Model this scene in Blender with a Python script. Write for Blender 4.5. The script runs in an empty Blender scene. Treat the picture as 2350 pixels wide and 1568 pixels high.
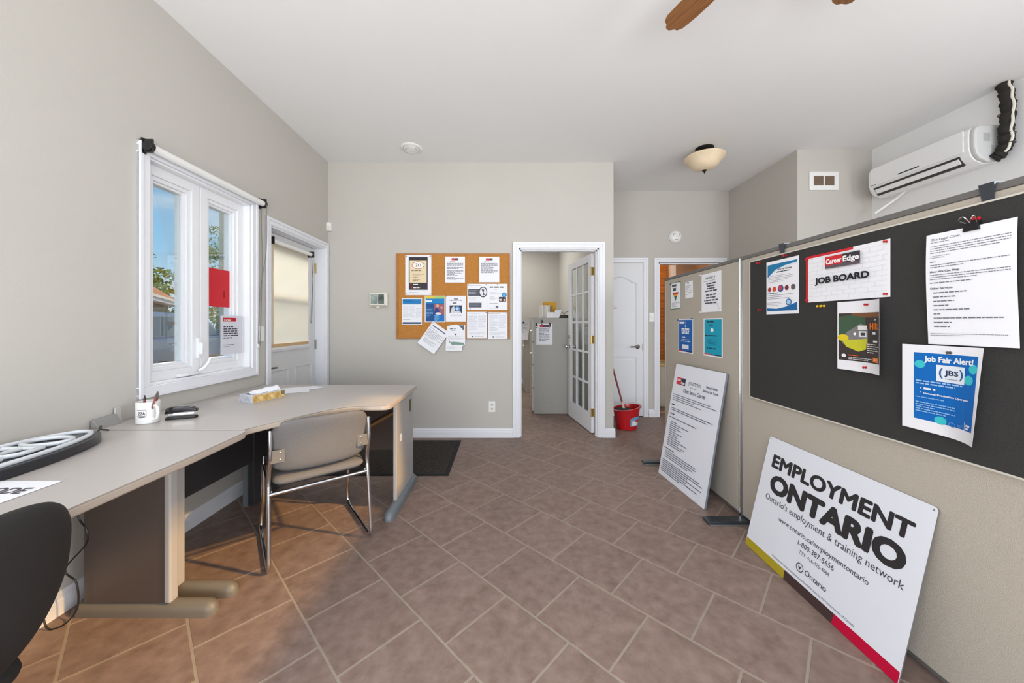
import bpy, bmesh, math, random
from mathutils import Vector, Matrix, noise
random.seed(7)
S = bpy.context.scene
COL = S.collection
PI = math.pi

def lin(c):
    return tuple(((x/255)/12.92 if x/255 <= .04045 else ((x/255+.055)/1.055)**2.4) for x in c)

# ------------------------------------------------------------------ camera
cd = bpy.data.cameras.new('camera')
cam = bpy.data.objects.new('camera', cd)
COL.objects.link(cam)
cam.location = (0, 0, 1.24)
cam.rotation_euler = (PI/2, 0, 0)
cd.sensor_width = 36
cd.lens = 36*810/2350
cd.shift_x = 8/2350
cd.shift_y = -41/2350
cd.clip_start = .05
cd.clip_end = 500
S.camera = cam
S.view_settings.view_transform = 'Standard'
S.view_settings.look = 'None'
S.view_settings.exposure = -.17
S.view_settings.gamma = 1
S.view_settings.use_curve_mapping = False

# ------------------------------------------------------------------ sky
w = bpy.data.worlds.new('sky')
S.world = w
w.use_nodes = True
N, L = w.node_tree.nodes, w.node_tree.links
N.clear()
out = N.new('ShaderNodeOutputWorld')
bg = N.new('ShaderNodeBackground')
tc = N.new('ShaderNodeTexCoord')
sep = N.new('ShaderNodeSeparateXYZ')
L.new(tc.outputs['Generated'], sep.inputs[0])
rmp = N.new('ShaderNodeValToRGB')
rmp.color_ramp.elements[0].position = .0
rmp.color_ramp.elements[0].color = (*lin((220, 236, 246)), 1)
rmp.color_ramp.elements[1].position = .45
rmp.color_ramp.elements[1].color = (*lin((84, 158, 226)), 1)
e = rmp.color_ramp.elements.new(.16)
e.color = (*lin((150, 204, 242)), 1)
L.new(sep.outputs[2], rmp.inputs[0])
mp = N.new('ShaderNodeMapping')
mp.inputs['Scale'].default_value = (1.6, 1.6, 5)
nz = N.new('ShaderNodeTexNoise')
nz.inputs['Scale'].default_value = 2.2
nz.inputs['Detail'].default_value = 5
cr = N.new('ShaderNodeValToRGB')
cr.color_ramp.elements[0].position = .52
cr.color_ramp.elements[1].position = .72
mix = N.new('ShaderNodeMixRGB')
mix.inputs[2].default_value = (*lin((238, 243, 248)), 1)
L.new(tc.outputs['Generated'], mp.inputs[0]); L.new(mp.outputs[0], nz.inputs[0]); L.new(nz.outputs[0], cr.inputs[0])
L.new(cr.outputs[0], mix.inputs[0]); L.new(rmp.outputs[0], mix.inputs[1]); L.new(mix.outputs[0], bg.inputs[0])
bg.inputs[1].default_value = 1.15
L.new(bg.outputs[0], out.inputs[0])

# ------------------------------------------------------------------ lights
def light(name, kind, loc, energy, color=(1, 1, 1), rot=None, aim=None, **kw):
    d = bpy.data.lights.new(name, kind)
    d.energy = energy; d.color = color
    for k, v in kw.items(): setattr(d, k, v)
    o = bpy.data.objects.new(name, d); COL.objects.link(o); o.location = loc
    if rot: o.rotation_euler = rot
    if aim is not None:
        o.rotation_euler = (Vector(aim)-Vector(loc)).to_track_quat('-Z', 'Y').to_euler()
    return o
# low warm sun that falls through the added skylight opening, out of view on the right
light('sun', 'SUN', (6, 0, 6), 4.0, (1, .58, .18), aim=(6-1, .16, 6-.70), angle=math.radians(2.2))
# added soft fill from behind the camera, no source seen there
light('front_fill', 'AREA', (.6, -1.5, 1.7), 8, (.98, .99, 1), aim=(.6, 3, 1.9), shape='RECTANGLE', size=4.4, size_y=2.2)
light('ceiling_fill', 'AREA', (.2, -1.45, .85), 125, (.995, .997, 1), aim=(.6, 4.5, 3.2), shape='RECTANGLE', size=4.2, size_y=1.4)  # added upward fill that brightens the ceiling
light('side_fill', 'AREA', (3.45, -.35, 1.9), 96, (1, .995, .985), aim=(-1.9, 2.0, 1.9), shape='RECTANGLE', size=1.9, size_y=1.5)  # added fill from the right for the left wall
light('left_fill', 'AREA', (-1.65, -.8, 2.0), 46, (.99, .995, 1), aim=(2.9, 3.0, 2.3), shape='RECTANGLE', size=1.2, size_y=1.4)  # added fill from the left for the walls that face it
light('office_light', 'AREA', (-.2, 6.0, 2.85), 44, (1, .985, .96), aim=(-.2, 6.0, 0), shape='RECTANGLE', size=1.4, size_y=1.6)
light('washroom_light', 'POINT', (2.35, 5.6, 2.3), 16, (1, .80, .55), shadow_soft_size=.15)
light('blind_fill', 'AREA', (-3.3, 3.5, 3.4), 190, (1, .95, .88), aim=(-2.0, 3.3, 1.3), shape='RECTANGLE', size=1.6, size_y=1.6)  # added outdoor lamp that brightens the door blind

# ------------------------------------------------------------------ materials
MATS = {}
def mat(name, rgb, rough=.5, metal=0, var=0, scale=8, bump=0, bscale=60, spec=.5, stretch=None, rnd=0, coat=0, trans=0, alpha=1, rgb2=None):
    if name in MATS: return MATS[name]
    m = bpy.data.materials.new(name); m.use_nodes = True
    n, l = m.node_tree.nodes, m.node_tree.links
    b = n['Principled BSDF']
    c = lin(rgb)
    b.inputs['Base Color'].default_value = (*c, 1)
    b.inputs['Roughness'].default_value = rough
    b.inputs['Metallic'].default_value = metal
    b.inputs['Specular IOR Level'].default_value = spec
    if coat: b.inputs['Coat Weight'].default_value = coat
    if trans: b.inputs['Transmission Weight'].default_value = trans
    if alpha < 1: b.inputs['Alpha'].default_value = alpha
    tex = n.new('ShaderNodeTexCoord')
    mpn = n.new('ShaderNodeMapping'); l.new(tex.outputs['Object'], mpn.inputs[0])
    if stretch: mpn.inputs['Scale'].default_value = stretch
    if var or rnd or rgb2:
        t = n.new('ShaderNodeTexNoise'); t.inputs['Scale'].default_value = scale; t.inputs['Detail'].default_value = 6
        t.inputs['Roughness'].default_value = .6
        l.new(mpn.outputs[0], t.inputs[0])
        r = n.new('ShaderNodeValToRGB')
        r.color_ramp.elements[0].position = .3; r.color_ramp.elements[1].position = .7
        if rgb2: d = lin(rgb2); a = c
        else: a = tuple(x*(1-var) for x in c); d = tuple(min(1, x*(1+var)) for x in c)
        r.color_ramp.elements[0].color = (*a, 1); r.color_ramp.elements[1].color = (*d, 1)
        l.new(t.outputs[0], r.inputs[0]); src = r.outputs[0]
        if rnd:
            oi = n.new('ShaderNodeObjectInfo'); mr = n.new('ShaderNodeMapRange')
            mr.inputs[3].default_value = 1-rnd; mr.inputs[4].default_value = 1+rnd
            l.new(oi.outputs['Random'], mr.inputs[0])
            h = n.new('ShaderNodeHueSaturation'); l.new(mr.outputs[0], h.inputs['Value']); l.new(src, h.inputs['Color']); src = h.outputs[0]
            # shift the grain per object
            ad = n.new('ShaderNodeVectorMath'); ad.operation = 'ADD'
            ml = n.new('ShaderNodeMath'); ml.operation = 'MULTIPLY'; ml.inputs[1].default_value = 40
            l.new(oi.outputs['Random'], ml.inputs[0]); l.new(mpn.outputs[0], ad.inputs[0]); l.new(ml.outputs[0], ad.inputs[1]); l.new(ad.outputs[0], t.inputs[0])
        l.new(src, b.inputs['Base Color'])
    if bump:
        t2 = n.new('ShaderNodeTexNoise'); t2.inputs['Scale'].default_value = bscale; t2.inputs['Detail'].default_value = 4
        l.new(mpn.outputs[0], t2.inputs[0])
        bp = n.new('ShaderNodeBump'); bp.inputs['Strength'].default_value = bump; bp.inputs['Distance'].default_value = .01
        l.new(t2.outputs[0], bp.inputs['Height']); l.new(bp.outputs[0], b.inputs['Normal'])
    MATS[name] = m
    return m
def ink(rgb):   # flat printing inks
    return mat('ink_%d_%d_%d' % tuple(rgb), rgb, .55, spec=.3)

M_wall = mat('wall_paint', (194, 190, 183), .75, var=.015, scale=2, bump=.06, bscale=140, spec=.25)
M_ceil = mat('ceiling_paint', (236, 236, 236), .85, var=.01, scale=1.5, bump=.05, bscale=160, spec=.2)
M_trim = mat('trim_paint', (232, 233, 238), .4, var=.01, scale=4)
M_vinyl = mat('window_vinyl', (236, 237, 240), .35, var=.01, scale=4)
M_tile = mat('floor_tile', (121, 101, 91), .5, scale=18, rnd=.05, rgb2=(149, 128, 118), bump=.05, bscale=40, spec=.3)
M_grout = mat('grout', (156, 143, 129), .85, var=.08, scale=30)
M_lam = mat('desk_laminate', (186, 180, 176), .34, var=.02, scale=120, bump=.02, bscale=400)
M_edge = mat('desk_edge', (178, 164, 150), .4, var=.02)
M_gab = mat('desk_beige_metal', (172, 168, 164), .5, var=.02, scale=60)
M_dark = mat('desk_charcoal', (52, 53, 55), .5, var=.05, scale=80, bump=.03, bscale=300)
M_brown = mat('desk_brown_panel', (84, 72, 66), .45, var=.05, scale=80, bump=.03, bscale=300)
M_foot = mat('desk_foot', (108, 102, 92), .45, var=.04)
M_footg = mat('desk_foot_grey', (112, 118, 122), .45, var=.04)
M_fab = mat('chair_fabric', (116, 113, 111), .95, var=.10, scale=200, bump=.3, bscale=500, spec=.1)
M_chrome = mat('chrome', (210, 210, 212), .12, 1, var=.03)
M_black = mat('black_plastic', (22, 22, 24), .4, var=.05)
M_blackfab = mat('black_upholstery', (33, 30, 29), .7, var=.10, scale=300, bump=.25, bscale=600)
M_part = mat('partition_fabric', (184, 176, 164), .95, var=.06, scale=220, bump=.35, bscale=420, spec=.1)
M_rail = mat('partition_rail', (112, 110, 108), .5, .2, var=.04)
M_post = mat('partition_post', (170, 172, 172), .3, .8, var=.04)
M_pin = mat('pinboard_fabric', (62, 61, 60), .95, var=.06, scale=160, bump=.3, bscale=400, spec=.1)
M_pinedge = mat('pinboard_edge', (205, 200, 190), .6, var=.03)
M_cork = mat('cork', (192, 132, 68), .95, var=.16, scale=110, bump=.5, bscale=260, spec=.1)
M_corkf = mat('cork_frame_wood', (170, 115, 62), .6, var=.12, scale=20)
M_paper = mat('paper', (238, 239, 244), .75, var=.01, scale=5, spec=.2)
M_board = mat("sign_board_white", (222, 225, 233), .38, var=.01, scale=4)
M_boarde = mat('sign_board_core', (120, 126, 138), .5, var=.03)
M_cab = mat('filing_cabinet_grey', (158, 156, 150), .5, .1, var=.03, scale=30)
M_cab2 = mat('filing_cabinet_light', (196, 192, 182), .5, .1, var=.03, scale=30)
M_brass = mat('brass', (190, 160, 90), .3, .9, var=.05)
M_nickel = mat('brushed_nickel', (130, 126, 120), .3, .9, var=.05)
M_white = mat('white_plastic', (236, 236, 234), .35, var=.01)
M_cream = mat('cream_plastic', (222, 218, 204), .4, var=.01)
M_ac = mat('ac_shell', (240, 240, 241), .3, var=.01)
M_foam = mat('black_foam', (38, 34, 30), .9, var=.25, scale=30, bump=.4, bscale=60)
M_mat = mat('doormat_pile', (34, 32, 31), 1, scale=150, bump=1, bscale=250, spec=.05, rgb2=(100, 94, 90))
M_rub = mat('rubber', (26, 26, 27), .8, var=.1)
M_wood = mat('fan_wood', (118, 76, 42), .45, scale=5, stretch=(1.2, 14, 14), rgb2=(152, 104, 62), bump=.05, bscale=30)
M_bronze = mat('oil_bronze', (38, 34, 32), .4, .5, var=.1)
M_alab = mat('alabaster_glass', (226, 204, 168), .35, scale=7, rgb2=(240, 224, 196), bump=.05, bscale=12)
M_red = mat('red_plastic', (176, 14, 24), .3, var=.05, scale=6, coat=.3)
M_redcloth = mat('red_folder', (205, 14, 36), .5, var=.05, scale=5)
M_plank = mat('sauna_plank', (196, 118, 44), .45, scale=4, stretch=(1, 8, 8), rnd=.10, rgb2=(226, 150, 66))
M_tub = mat('washroom_enamel', (200, 196, 180), .3, var=.05)
M_stucco = mat('stucco', (146, 152, 142), .9, var=.10, scale=60, bump=.5, bscale=120)
M_grass = mat('grass_ground', (110, 122, 84), 1, var=.2, scale=3)
M_asph = mat('asphalt', (120, 114, 106), .95, var=.1, scale=20)
M_siding = mat('house_siding', (176, 160, 130), .8, var=.04, scale=4)
M_roof = mat('roof_shingle', (196, 150, 108), .95, var=.12, scale=30, bump=.4, bscale=50)
M_leaf = mat('leaves', (84, 118, 54), .7, scale=3, rgb2=(150, 172, 96), spec=.2)
M_bark = mat('bark', (92, 76, 60), .9, var=.2, scale=15)
M_car = mat('car_paint', (112, 130, 158), .25, .3, var=.02, coat=.6)
M_carlow = mat('car_cladding', (126, 110, 98), .4, .2, var=.04)
M_carg = mat('car_glass', (70, 92, 112), .08, var=.02)
M_tyre = mat('tyre', (30, 30, 31), .8, var=.05)
M_vent = mat('vent_grille', (128, 108, 92), .6, var=.15, scale=120)

def glass(name='window_glass'):
    if name in MATS: return MATS[name]
    m = bpy.data.materials.new(name); m.use_nodes = True
    n, l = m.node_tree.nodes, m.node_tree.links
    n.clear()
    o = n.new('ShaderNodeOutputMaterial'); t = n.new('ShaderNodeBsdfTransparent'); g = n.new('ShaderNodeBsdfGlossy')
    t.inputs[0].default_value = (.96, .98, .97, 1); g.inputs['Roughness'].default_value = .02
    fr = n.new('ShaderNodeFresnel'); fr.inputs[0].default_value = 1.35
    mm = n.new('ShaderNodeMath'); mm.operation = 'MULTIPLY'; mm.inputs[1].default_value = .3
    mx = n.new('ShaderNodeMixShader')
    l.new(fr.outputs[0], mm.inputs[0]); l.new(mm.outputs[0], mx.inputs[0]); l.new(t.outputs[0], mx.inputs[1]); l.new(g.outputs[0], mx.inputs[2]); l.new(mx.outputs[0], o.inputs[0])
    MATS[name] = m
    return m
M_glass = glass()
def translucent(name, rgb, k):
    m = bpy.data.materials.new(name); m.use_nodes = True
    n, l = m.node_tree.nodes, m.node_tree.links; n.clear()
    o = n.new('ShaderNodeOutputMaterial'); d = n.new('ShaderNodeBsdfDiffuse'); t = n.new('ShaderNodeBsdfTranslucent'); mx = n.new('ShaderNodeMixShader')
    tx = n.new('ShaderNodeTexNoise'); tx.inputs['Scale'].default_value = 90
    r = n.new('ShaderNodeValToRGB'); c = lin(rgb)
    r.color_ramp.elements[0].color = (*[x*.96 for x in c], 1); r.color_ramp.elements[1].color = (*c, 1)
    l.new(tx.outputs[0], r.inputs[0]); l.new(r.outputs[0], d.inputs[0]); l.new(r.outputs[0], t.inputs[0])
    mx.inputs[0].default_value = k
    l.new(d.outputs[0], mx.inputs[1]); l.new(t.outputs[0], mx.inputs[2]); l.new(mx.outputs[0], o.inputs[0])
    MATS[name] = m
    return m
M_blind = translucent('blind_fabric', (250, 238, 218), .70)

# ------------------------------------------------------------------ mesh builder
class MB:
    def __init__(s):
        s.v, s.f, s.mi, s.mats, s.cur = [], [], [], [], 0
    def use(s, m):
        if m not in s.mats: s.mats.append(m)
        s.cur = s.mats.index(m); return s
    def add(s, vs, fs):
        k = len(s.v); s.v += [Vector(v) for v in vs]
        for f in fs: s.f.append([i+k for i in f]); s.mi.append(s.cur)
        return s
    def box(s, x0, x1, y0, y1, z0, z1):
        return s.add([(x0,y0,z0),(x1,y0,z0),(x1,y1,z0),(x0,y1,z0),(x0,y0,z1),(x1,y0,z1),(x1,y1,z1),(x0,y1,z1)],
                     [(0,3,2,1),(4,5,6,7),(0,1,5,4),(1,2,6,5),(2,3,7,6),(3,0,4,7)])
    def prism(s, poly, z0, z1, fn=None):   # poly in xy, extruded in z; fn maps (x,y,z)
        fn = fn or (lambda x, y, z: (x, y, z))
        n = len(poly)
        return s.add([fn(x, y, z0) for x, y in poly]+[fn(x, y, z1) for x, y in poly],
                     [tuple(range(n))[::-1], tuple(range(n, 2*n))]+[(i, (i+1) % n, n+(i+1) % n, n+i) for i in range(n)])
    def tube(s, pts, r, n=10, closed=False, caps=True, sx=1):
        pts = [Vector(p) for p in pts]
        rr = r if isinstance(r, (list, tuple)) else [r]*len(pts)
        m = len(pts); up = None; rings = []
        for i, p in enumerate(pts):
            a = pts[(i-1) % m] if (closed or i) else p
            b = pts[(i+1) % m] if (closed or i < m-1) else p
            t = (b-a).normalized()
            if up is None:
                up = Vector((0, 0, 1)) if abs(t.z) < .9 else Vector((1, 0, 0))
            up = (up-t*up.dot(t)).normalized(); sd = t.cross(up)
            rings.append([p+(up*math.cos(2*PI*k/n)+sd*math.sin(2*PI*k/n)*sx)*rr[i] for k in range(n)])
        vs = [v for q in rings for v in q]; fs = []
        for i in range(m if closed else m-1):
            j = (i+1) % m
            for k in range(n): fs.append((i*n+k, i*n+(k+1) % n, j*n+(k+1) % n, j*n+k))
        if not closed and caps: fs += [tuple(range(n))[::-1], tuple((m-1)*n+k for k in range(n))]
        return s.add(vs, fs)
    def cyl(s, a, b, r, n=16): return s.tube([a, b], r, n)
    def lathe(s, prof, c=(0, 0, 0), n=32, fn=None):   # prof (r,z)
        vs = []; fs = []
        fn = fn or (lambda x, y, z: (x+c[0], y+c[1], z+c[2]))
        for r, z in prof:
            for k in range(n): vs.append(fn(r*math.cos(2*PI*k/n), r*math.sin(2*PI*k/n), z))
        for i in range(len(prof)-1):
            for k in range(n): fs.append((i*n+k, i*n+(k+1) % n, (i+1)*n+(k+1) % n, (i+1)*n+k))
        if prof[0][0] > 1e-5: fs.append(tuple(range(n))[::-1])
        if prof[-1][0] > 1e-5: fs.append(tuple((len(prof)-1)*n+k for k in range(n)))
        return s.add(vs, fs)
    def pad(s, wd, hg, t, rnd=.25, fn=None, n=18, back=1.0):   # cushion in xz, thickness along y
        fn = fn or (lambda x, y, z: (x, y, z))
        def sq(u, v):
            r = max(abs(u), abs(v))
            if r < 1e-6: return 0, 0
            # blend of square and circle mapping for round corners
            l = math.hypot(u, v); cx, cz = u/l*r, v/l*r
            k = rnd
            d = (abs(u/r)**(2/k)+abs(v/r)**(2/k))**(k/2) if k > 0 else 1
            return u/d, v/d
        vs = []; fs = []
        for side in (-1, 1):
            for j in range(n+1):
                for i in range(n+1):
                    u, v = -1+2*i/n, -1+2*j/n
                    u = math.sin(u*PI/2); v = math.sin(v*PI/2)
                    x, z = sq(u, v); r = max(abs(u), abs(v))
                    y = side*t/2*math.sqrt(max(0, 1-r**7))*(back if side > 0 else 1)
                    vs.append(fn(x*wd/2, y, z*hg/2))
        q = (n+1)**2
        for sd in (0, 1):
            for j in range(n):
                for i in range(n):
                    a = sd*q+j*(n+1)+i; f = (a, a+1, a+n+2, a+n+1)
                    fs.append(f if sd == 0 else f[::-1])
        return s.add(vs, fs)
    def build(s, name, m=None, parent=None, smooth=False, bevel=0, seg=2, kind=None, label=None, loc=None, rot=None, weld=False, xf=None):
        if xf: s.v = [Vector(xf(*v)) for v in s.v]
        me = bpy.data.meshes.new(name)
        me.from_pydata([tuple(v) for v in s.v], [], s.f)
        if s.mats:
            for q in s.mats: me.materials.append(q)
            me.polygons.foreach_set('material_index', s.mi)
        elif m: me.materials.append(m)
        bm = bmesh.new(); bm.from_mesh(me)
        if weld: bmesh.ops.remove_doubles(bm, verts=bm.verts, dist=1e-5)
        bmesh.ops.recalc_face_normals(bm, faces=bm.faces)
        bm.to_mesh(me); bm.free()
        if smooth:
            me.polygons.foreach_set('use_smooth', [True]*len(me.polygons))
            try: me.set_sharp_from_angle(angle=math.radians(42))
            except Exception: pass
        o = bpy.data.objects.new(name, me); COL.objects.link(o)
        if parent: o.parent = parent
        if loc: o.location = loc
        if rot: o.rotation_euler = rot
        if bevel:
            b = o.modifiers.new('bevel', 'BEVEL'); b.width = bevel; b.segments = seg; b.limit_method = 'ANGLE'; b.angle_limit = math.radians(40)
        if kind: o['kind'] = kind
        if label: o['label'] = label
        return o

def tag(o, label, cat, group=None, kind=None):
    o['label'] = label; o['category'] = cat
    if group: o['group'] = group
    if kind: o['kind'] = kind
    return o
def thing(name, label, cat, loc=(0, 0, 0), rz=0, group=None, kind=None, rot=None):
    o = bpy.data.objects.new(name, None); COL.objects.link(o)
    o.empty_display_size = .1; o.location = loc; o.rotation_euler = rot or (0, 0, rz)
    return tag(o, label, cat, group, kind)
def fillet(pts, r, n=6):
    pts = [Vector(p) for p in pts]; res = [pts[0]]
    for i in range(1, len(pts)-1):
        a, b, c = pts[i-1], pts[i], pts[i+1]
        u = (a-b); v = (c-b); d = min(r, u.length*.49, v.length*.49)
        p, q = b+u.normalized()*d, b+v.normalized()*d
        for k in range(n+1):
            t = k/n; res.append(p*(1-t)**2+b*2*t*(1-t)+q*t*t)
    res.append(pts[-1]); return res
def spline(pts, n=8):
    P = [Vector(p) for p in pts]; P = [P[0]*2-P[1]]+P+[P[-1]*2-P[-2]]; r = []
    for i in range(1, len(P)-2):
        for k in range(n):
            t = k/n; a, b, c, d = P[i-1], P[i], P[i+1], P[i+2]
            r.append(.5*((2*b)+(c-a)*t+(2*a-5*b+4*c-d)*t*t+(3*b-a-3*c+d)*t**3))
    r.append(P[-2]); return r

# text outlines as triangles, cached
_TX = {}
def text_tris(s, bold=0, shear=0, space=1):
    key = (s, bold, shear, space)
    if key in _TX: return _TX[key]
    c = bpy.data.curves.new('t', 'FONT'); c.body = s; c.size = 1; c.shear = shear; c.resolution_u = 3; c.space_character = space
    o = bpy.data.objects.new('t', c); COL.objects.link(o)
    bpy.context.view_layer.update()
    me = bpy.data.meshes.new_from_object(o.evaluated_get(bpy.context.evaluated_depsgraph_get()))
    vs = [(v.co.x, v.co.y, 0) for v in me.vertices]; fs = [tuple(p.vertices) for p in me.polygons]
    bpy.data.objects.remove(o); bpy.data.curves.remove(c); bpy.data.meshes.remove(me)
    if bold:
        v0, f0 = vs, fs; vs, fs = [], []
        for q in range(8):
            k = len(vs); vs += [(x+bold*math.cos(q*PI/4), y+bold*math.sin(q*PI/4), q*.000018) for x, y, _ in v0]; fs += [tuple(i+k for i in f) for f in f0]
    xs = [v[0] for v in vs] or [0]; ys = [v[1] for v in vs] or [0]
    _TX[key] = (vs, fs, min(xs), max(xs), min(ys), max(ys)); return _TX[key]

def clip(poly, xa, xb, ya, yb):
    for ax, lim, sg in ((0, xa, 1), (0, xb, -1), (1, ya, 1), (1, yb, -1)):
        res = []
        for i in range(len(poly)):
            a, b = poly[i-1], poly[i]
            da, db = (a[ax]-lim)*sg, (b[ax]-lim)*sg
            if (da >= 0) != (db >= 0):
                t = da/(da-db); res.append((a[0]+(b[0]-a[0])*t, a[1]+(b[1]-a[1])*t))
            if db >= 0: res.append(b)
        poly = res
        if not poly: return []
    return poly
# frames: local x = right, y = into the surface, z = up
def LX(y): return -1.89-.02*y                     # the left wall, very slightly out of square
RZL = PI/2+math.atan(.02)
def LWp(y, out=0, z=0):                            # a point on the left wall, `out` metres into the room
    return (LX(y)+out, y, z)
BY = 3.848                                         # back wall
PX = 1.48                                          # partition face

# ------------------------------------------------------------------ printed sheets
def sheet(name, label, cat, loc, rz, wd, hg, spec=(), base=None, roll=0, bend=None, group=None, thick=.0004, lean=0, pins=(), parent=None, edge=None, pin_mat=None, outline=None, rot=None):
    """a sheet centred on loc; spec in page fractions (x right, y down) drawn as flat print 0.4 mm proud of the sheet"""
    base = base or M_paper
    mb = MB()
    curved = bend is not None
    bend = bend or (lambda x, z: 0)
    stp = .013 if curved else 10
    NX = max(1, int(wd/stp)); NY = max(1, int(hg/stp))
    ca, sa = math.cos(roll), math.sin(roll)
    lift = [0]
    def P(x, y, e):   # page fractions to local
        X, Z = (x-.5)*wd, (.5-y)*hg
        return (X*ca-Z*sa, bend(X, Z)-e, X*sa+Z*ca)
    def poly(pts, e):
        if not curved:
            mb.add([P(x, y, e) for x, y in pts], [tuple(range(len(pts)))]); return
        xs = [p[0] for p in pts]; ys = [p[1] for p in pts]
        for i in range(int(math.floor(min(xs)*NX)), int(math.ceil(max(xs)*NX))):
            col = clip(pts, i/NX, (i+1)/NX, -9, 9)
            if len(col) < 3: continue
            for j in range(int(math.floor(min(ys)*NY)), int(math.ceil(max(ys)*NY))):
                k = clip(col, -9, 9, j/NY, (j+1)/NY)
                if len(k) >= 3: mb.add([P(x, y, e) for x, y in k], [tuple(range(len(k)))])
    def quad(x0, y0, x1, y1, e):
        poly([(x0, y0), (x1, y0), (x1, y1), (x0, y1)], e)
    mb.use(base)
    if outline:
        mb.add([P(x, y, thick) for x, y in outline]+[P(x, y, 0) for x, y in outline], [tuple(range(len(outline))), tuple(range(len(outline), 2*len(outline)))])
    else:
        nx, ny = NX, NY
        for e in (thick, 0):
            quad(0, 0, 1, 1, e)
        if edge: mb.use(edge)
        for a, b in (((0, 0), (1, 0)), ((1, 0), (1, 1)), ((1, 1), (0, 1)), ((0, 1), (0, 0))):
            k = max(nx, ny); pts = [(a[0]+(b[0]-a[0])*i/k, a[1]+(b[1]-a[1])*i/k) for i in range(k+1)]
            mb.add([P(*p, thick) for p in pts]+[P(*p, 0) for p in pts], [(i, i+1, k+2+i, k+1+i) for i in range(k)])
    lay = thick
    for it in spec:
        lay += (.00022 if curved else .00012) if len(spec) > 6 else .0003
        t = it[0]
        if t == 'r': mb.use(ink(it[5])); quad(*it[1:5], lay)
        elif t == 'p': mb.use(ink(it[2])); poly(it[1], lay)
        elif t == 'e':
            _, cx, cy, rx, ry, c = it[:6]; mb.use(ink(c))
            poly([(cx+rx*math.cos(2*PI*k/28), cy+ry*math.sin(2*PI*k/28)) for k in range(28)], lay)
        elif t == 't':   # t, string, x, y(baseline), cap height as page fraction of height, colour, align, bold, width limit
            _, s_, x, y, h, c = it[:6]; al = it[6] if len(it) > 6 else 'l'; bo = it[7] if len(it) > 7 else 0; wl = it[8] if len(it) > 8 else None
            vs, fs, a0, a1, b0, b1 = text_tris(s_, bo)
            hc = text_tris('H', bo); sc = h*hg/(hc[5]-hc[4]); scx = sc
            if wl: scx = wl*wd/(a1-a0)
            ox = x*wd-(a0*scx if al == 'l' else (a0+a1)/2*scx if al == 'c' else a1*scx)
            mb.use(ink(c)); mb.add([P((ox+vx*scx)/wd, y-vy*sc/hg, lay+vl) for vx, vy, vl in vs], fs); lay += .0001
        elif t == 'l':   # l, x0, x1, y0, y1, n lines, colour, fill
            _, x0, x1, y0, y1, n, c = it[:7]; fill = it[7] if len(it) > 7 else .48; cen = len(it) > 8
            mb.use(ink(c)); rg = random.Random(int(x0*997+y0*7919)+n)
            p = (y1-y0)/n; ch = p*fill
            for k in range(n):
                yy = y0+p*k; last = (rg.random() < .3 or k == n-1); xe = x1 if not last else x0+(x1-x0)*rg.uniform(.45, .9)
                if cen: d = (x1-x0)*rg.uniform(0, .22); xs = x0+d; xe = x1-d
                else: xs = x0
                x = xs
                while x < xe-1e-4:
                    wl = min(rg.uniform(1.6, 5.5)*ch*hg/wd*1.0, xe-x); quad(x, yy, x+wl, yy+ch, lay); x += wl+ch*hg/wd*.7
    o = mb.build(name, parent=parent, loc=loc, rot=rot or (lean, 0, rz))
    if cat: tag(o, label, cat, group)
    elif label: o['label'] = label
    for px, py in pins:
        q = MB(); X, Y, Z = P(px, py, thick)
        q.cyl((X, Y, Z), (X, Y-.004, Z), .0045, 10); q.lathe([(.003, 0), (.003, .006), (.005, .009)], n=10, fn=lambda a, b, c_: (X+a, Y-.003-c_, Z+b))
        q.build('push_pin', pin_mat or M_black, parent=o, smooth=True)
    return o

# ================================================================== ROOM SHELL
H = 3.0
Y0, Y1 = -1.6, 7.3
def sub(name, mb, parent=None, m=None, **k): return mb.build(name, m, parent, **k)
def strct(name, mb, m, label, cat, **k):
    return tag(mb.build(name, m, **k), label, cat, kind='structure')

# floor: grout bed plus diagonal running-bond tiles
fl = strct('floor', MB().box(-1.99, 3.80, Y0, Y1+.1, -.12, -.0012), M_grout, 'diagonal brown ceramic tile floor of the office and hall', 'floor')
th = math.radians(-45)+.02
p_ = .3395
e1 = Vector((math.cos(th), math.sin(th), 0)); e2 = Vector((-math.sin(th), math.cos(th), 0))
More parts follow.
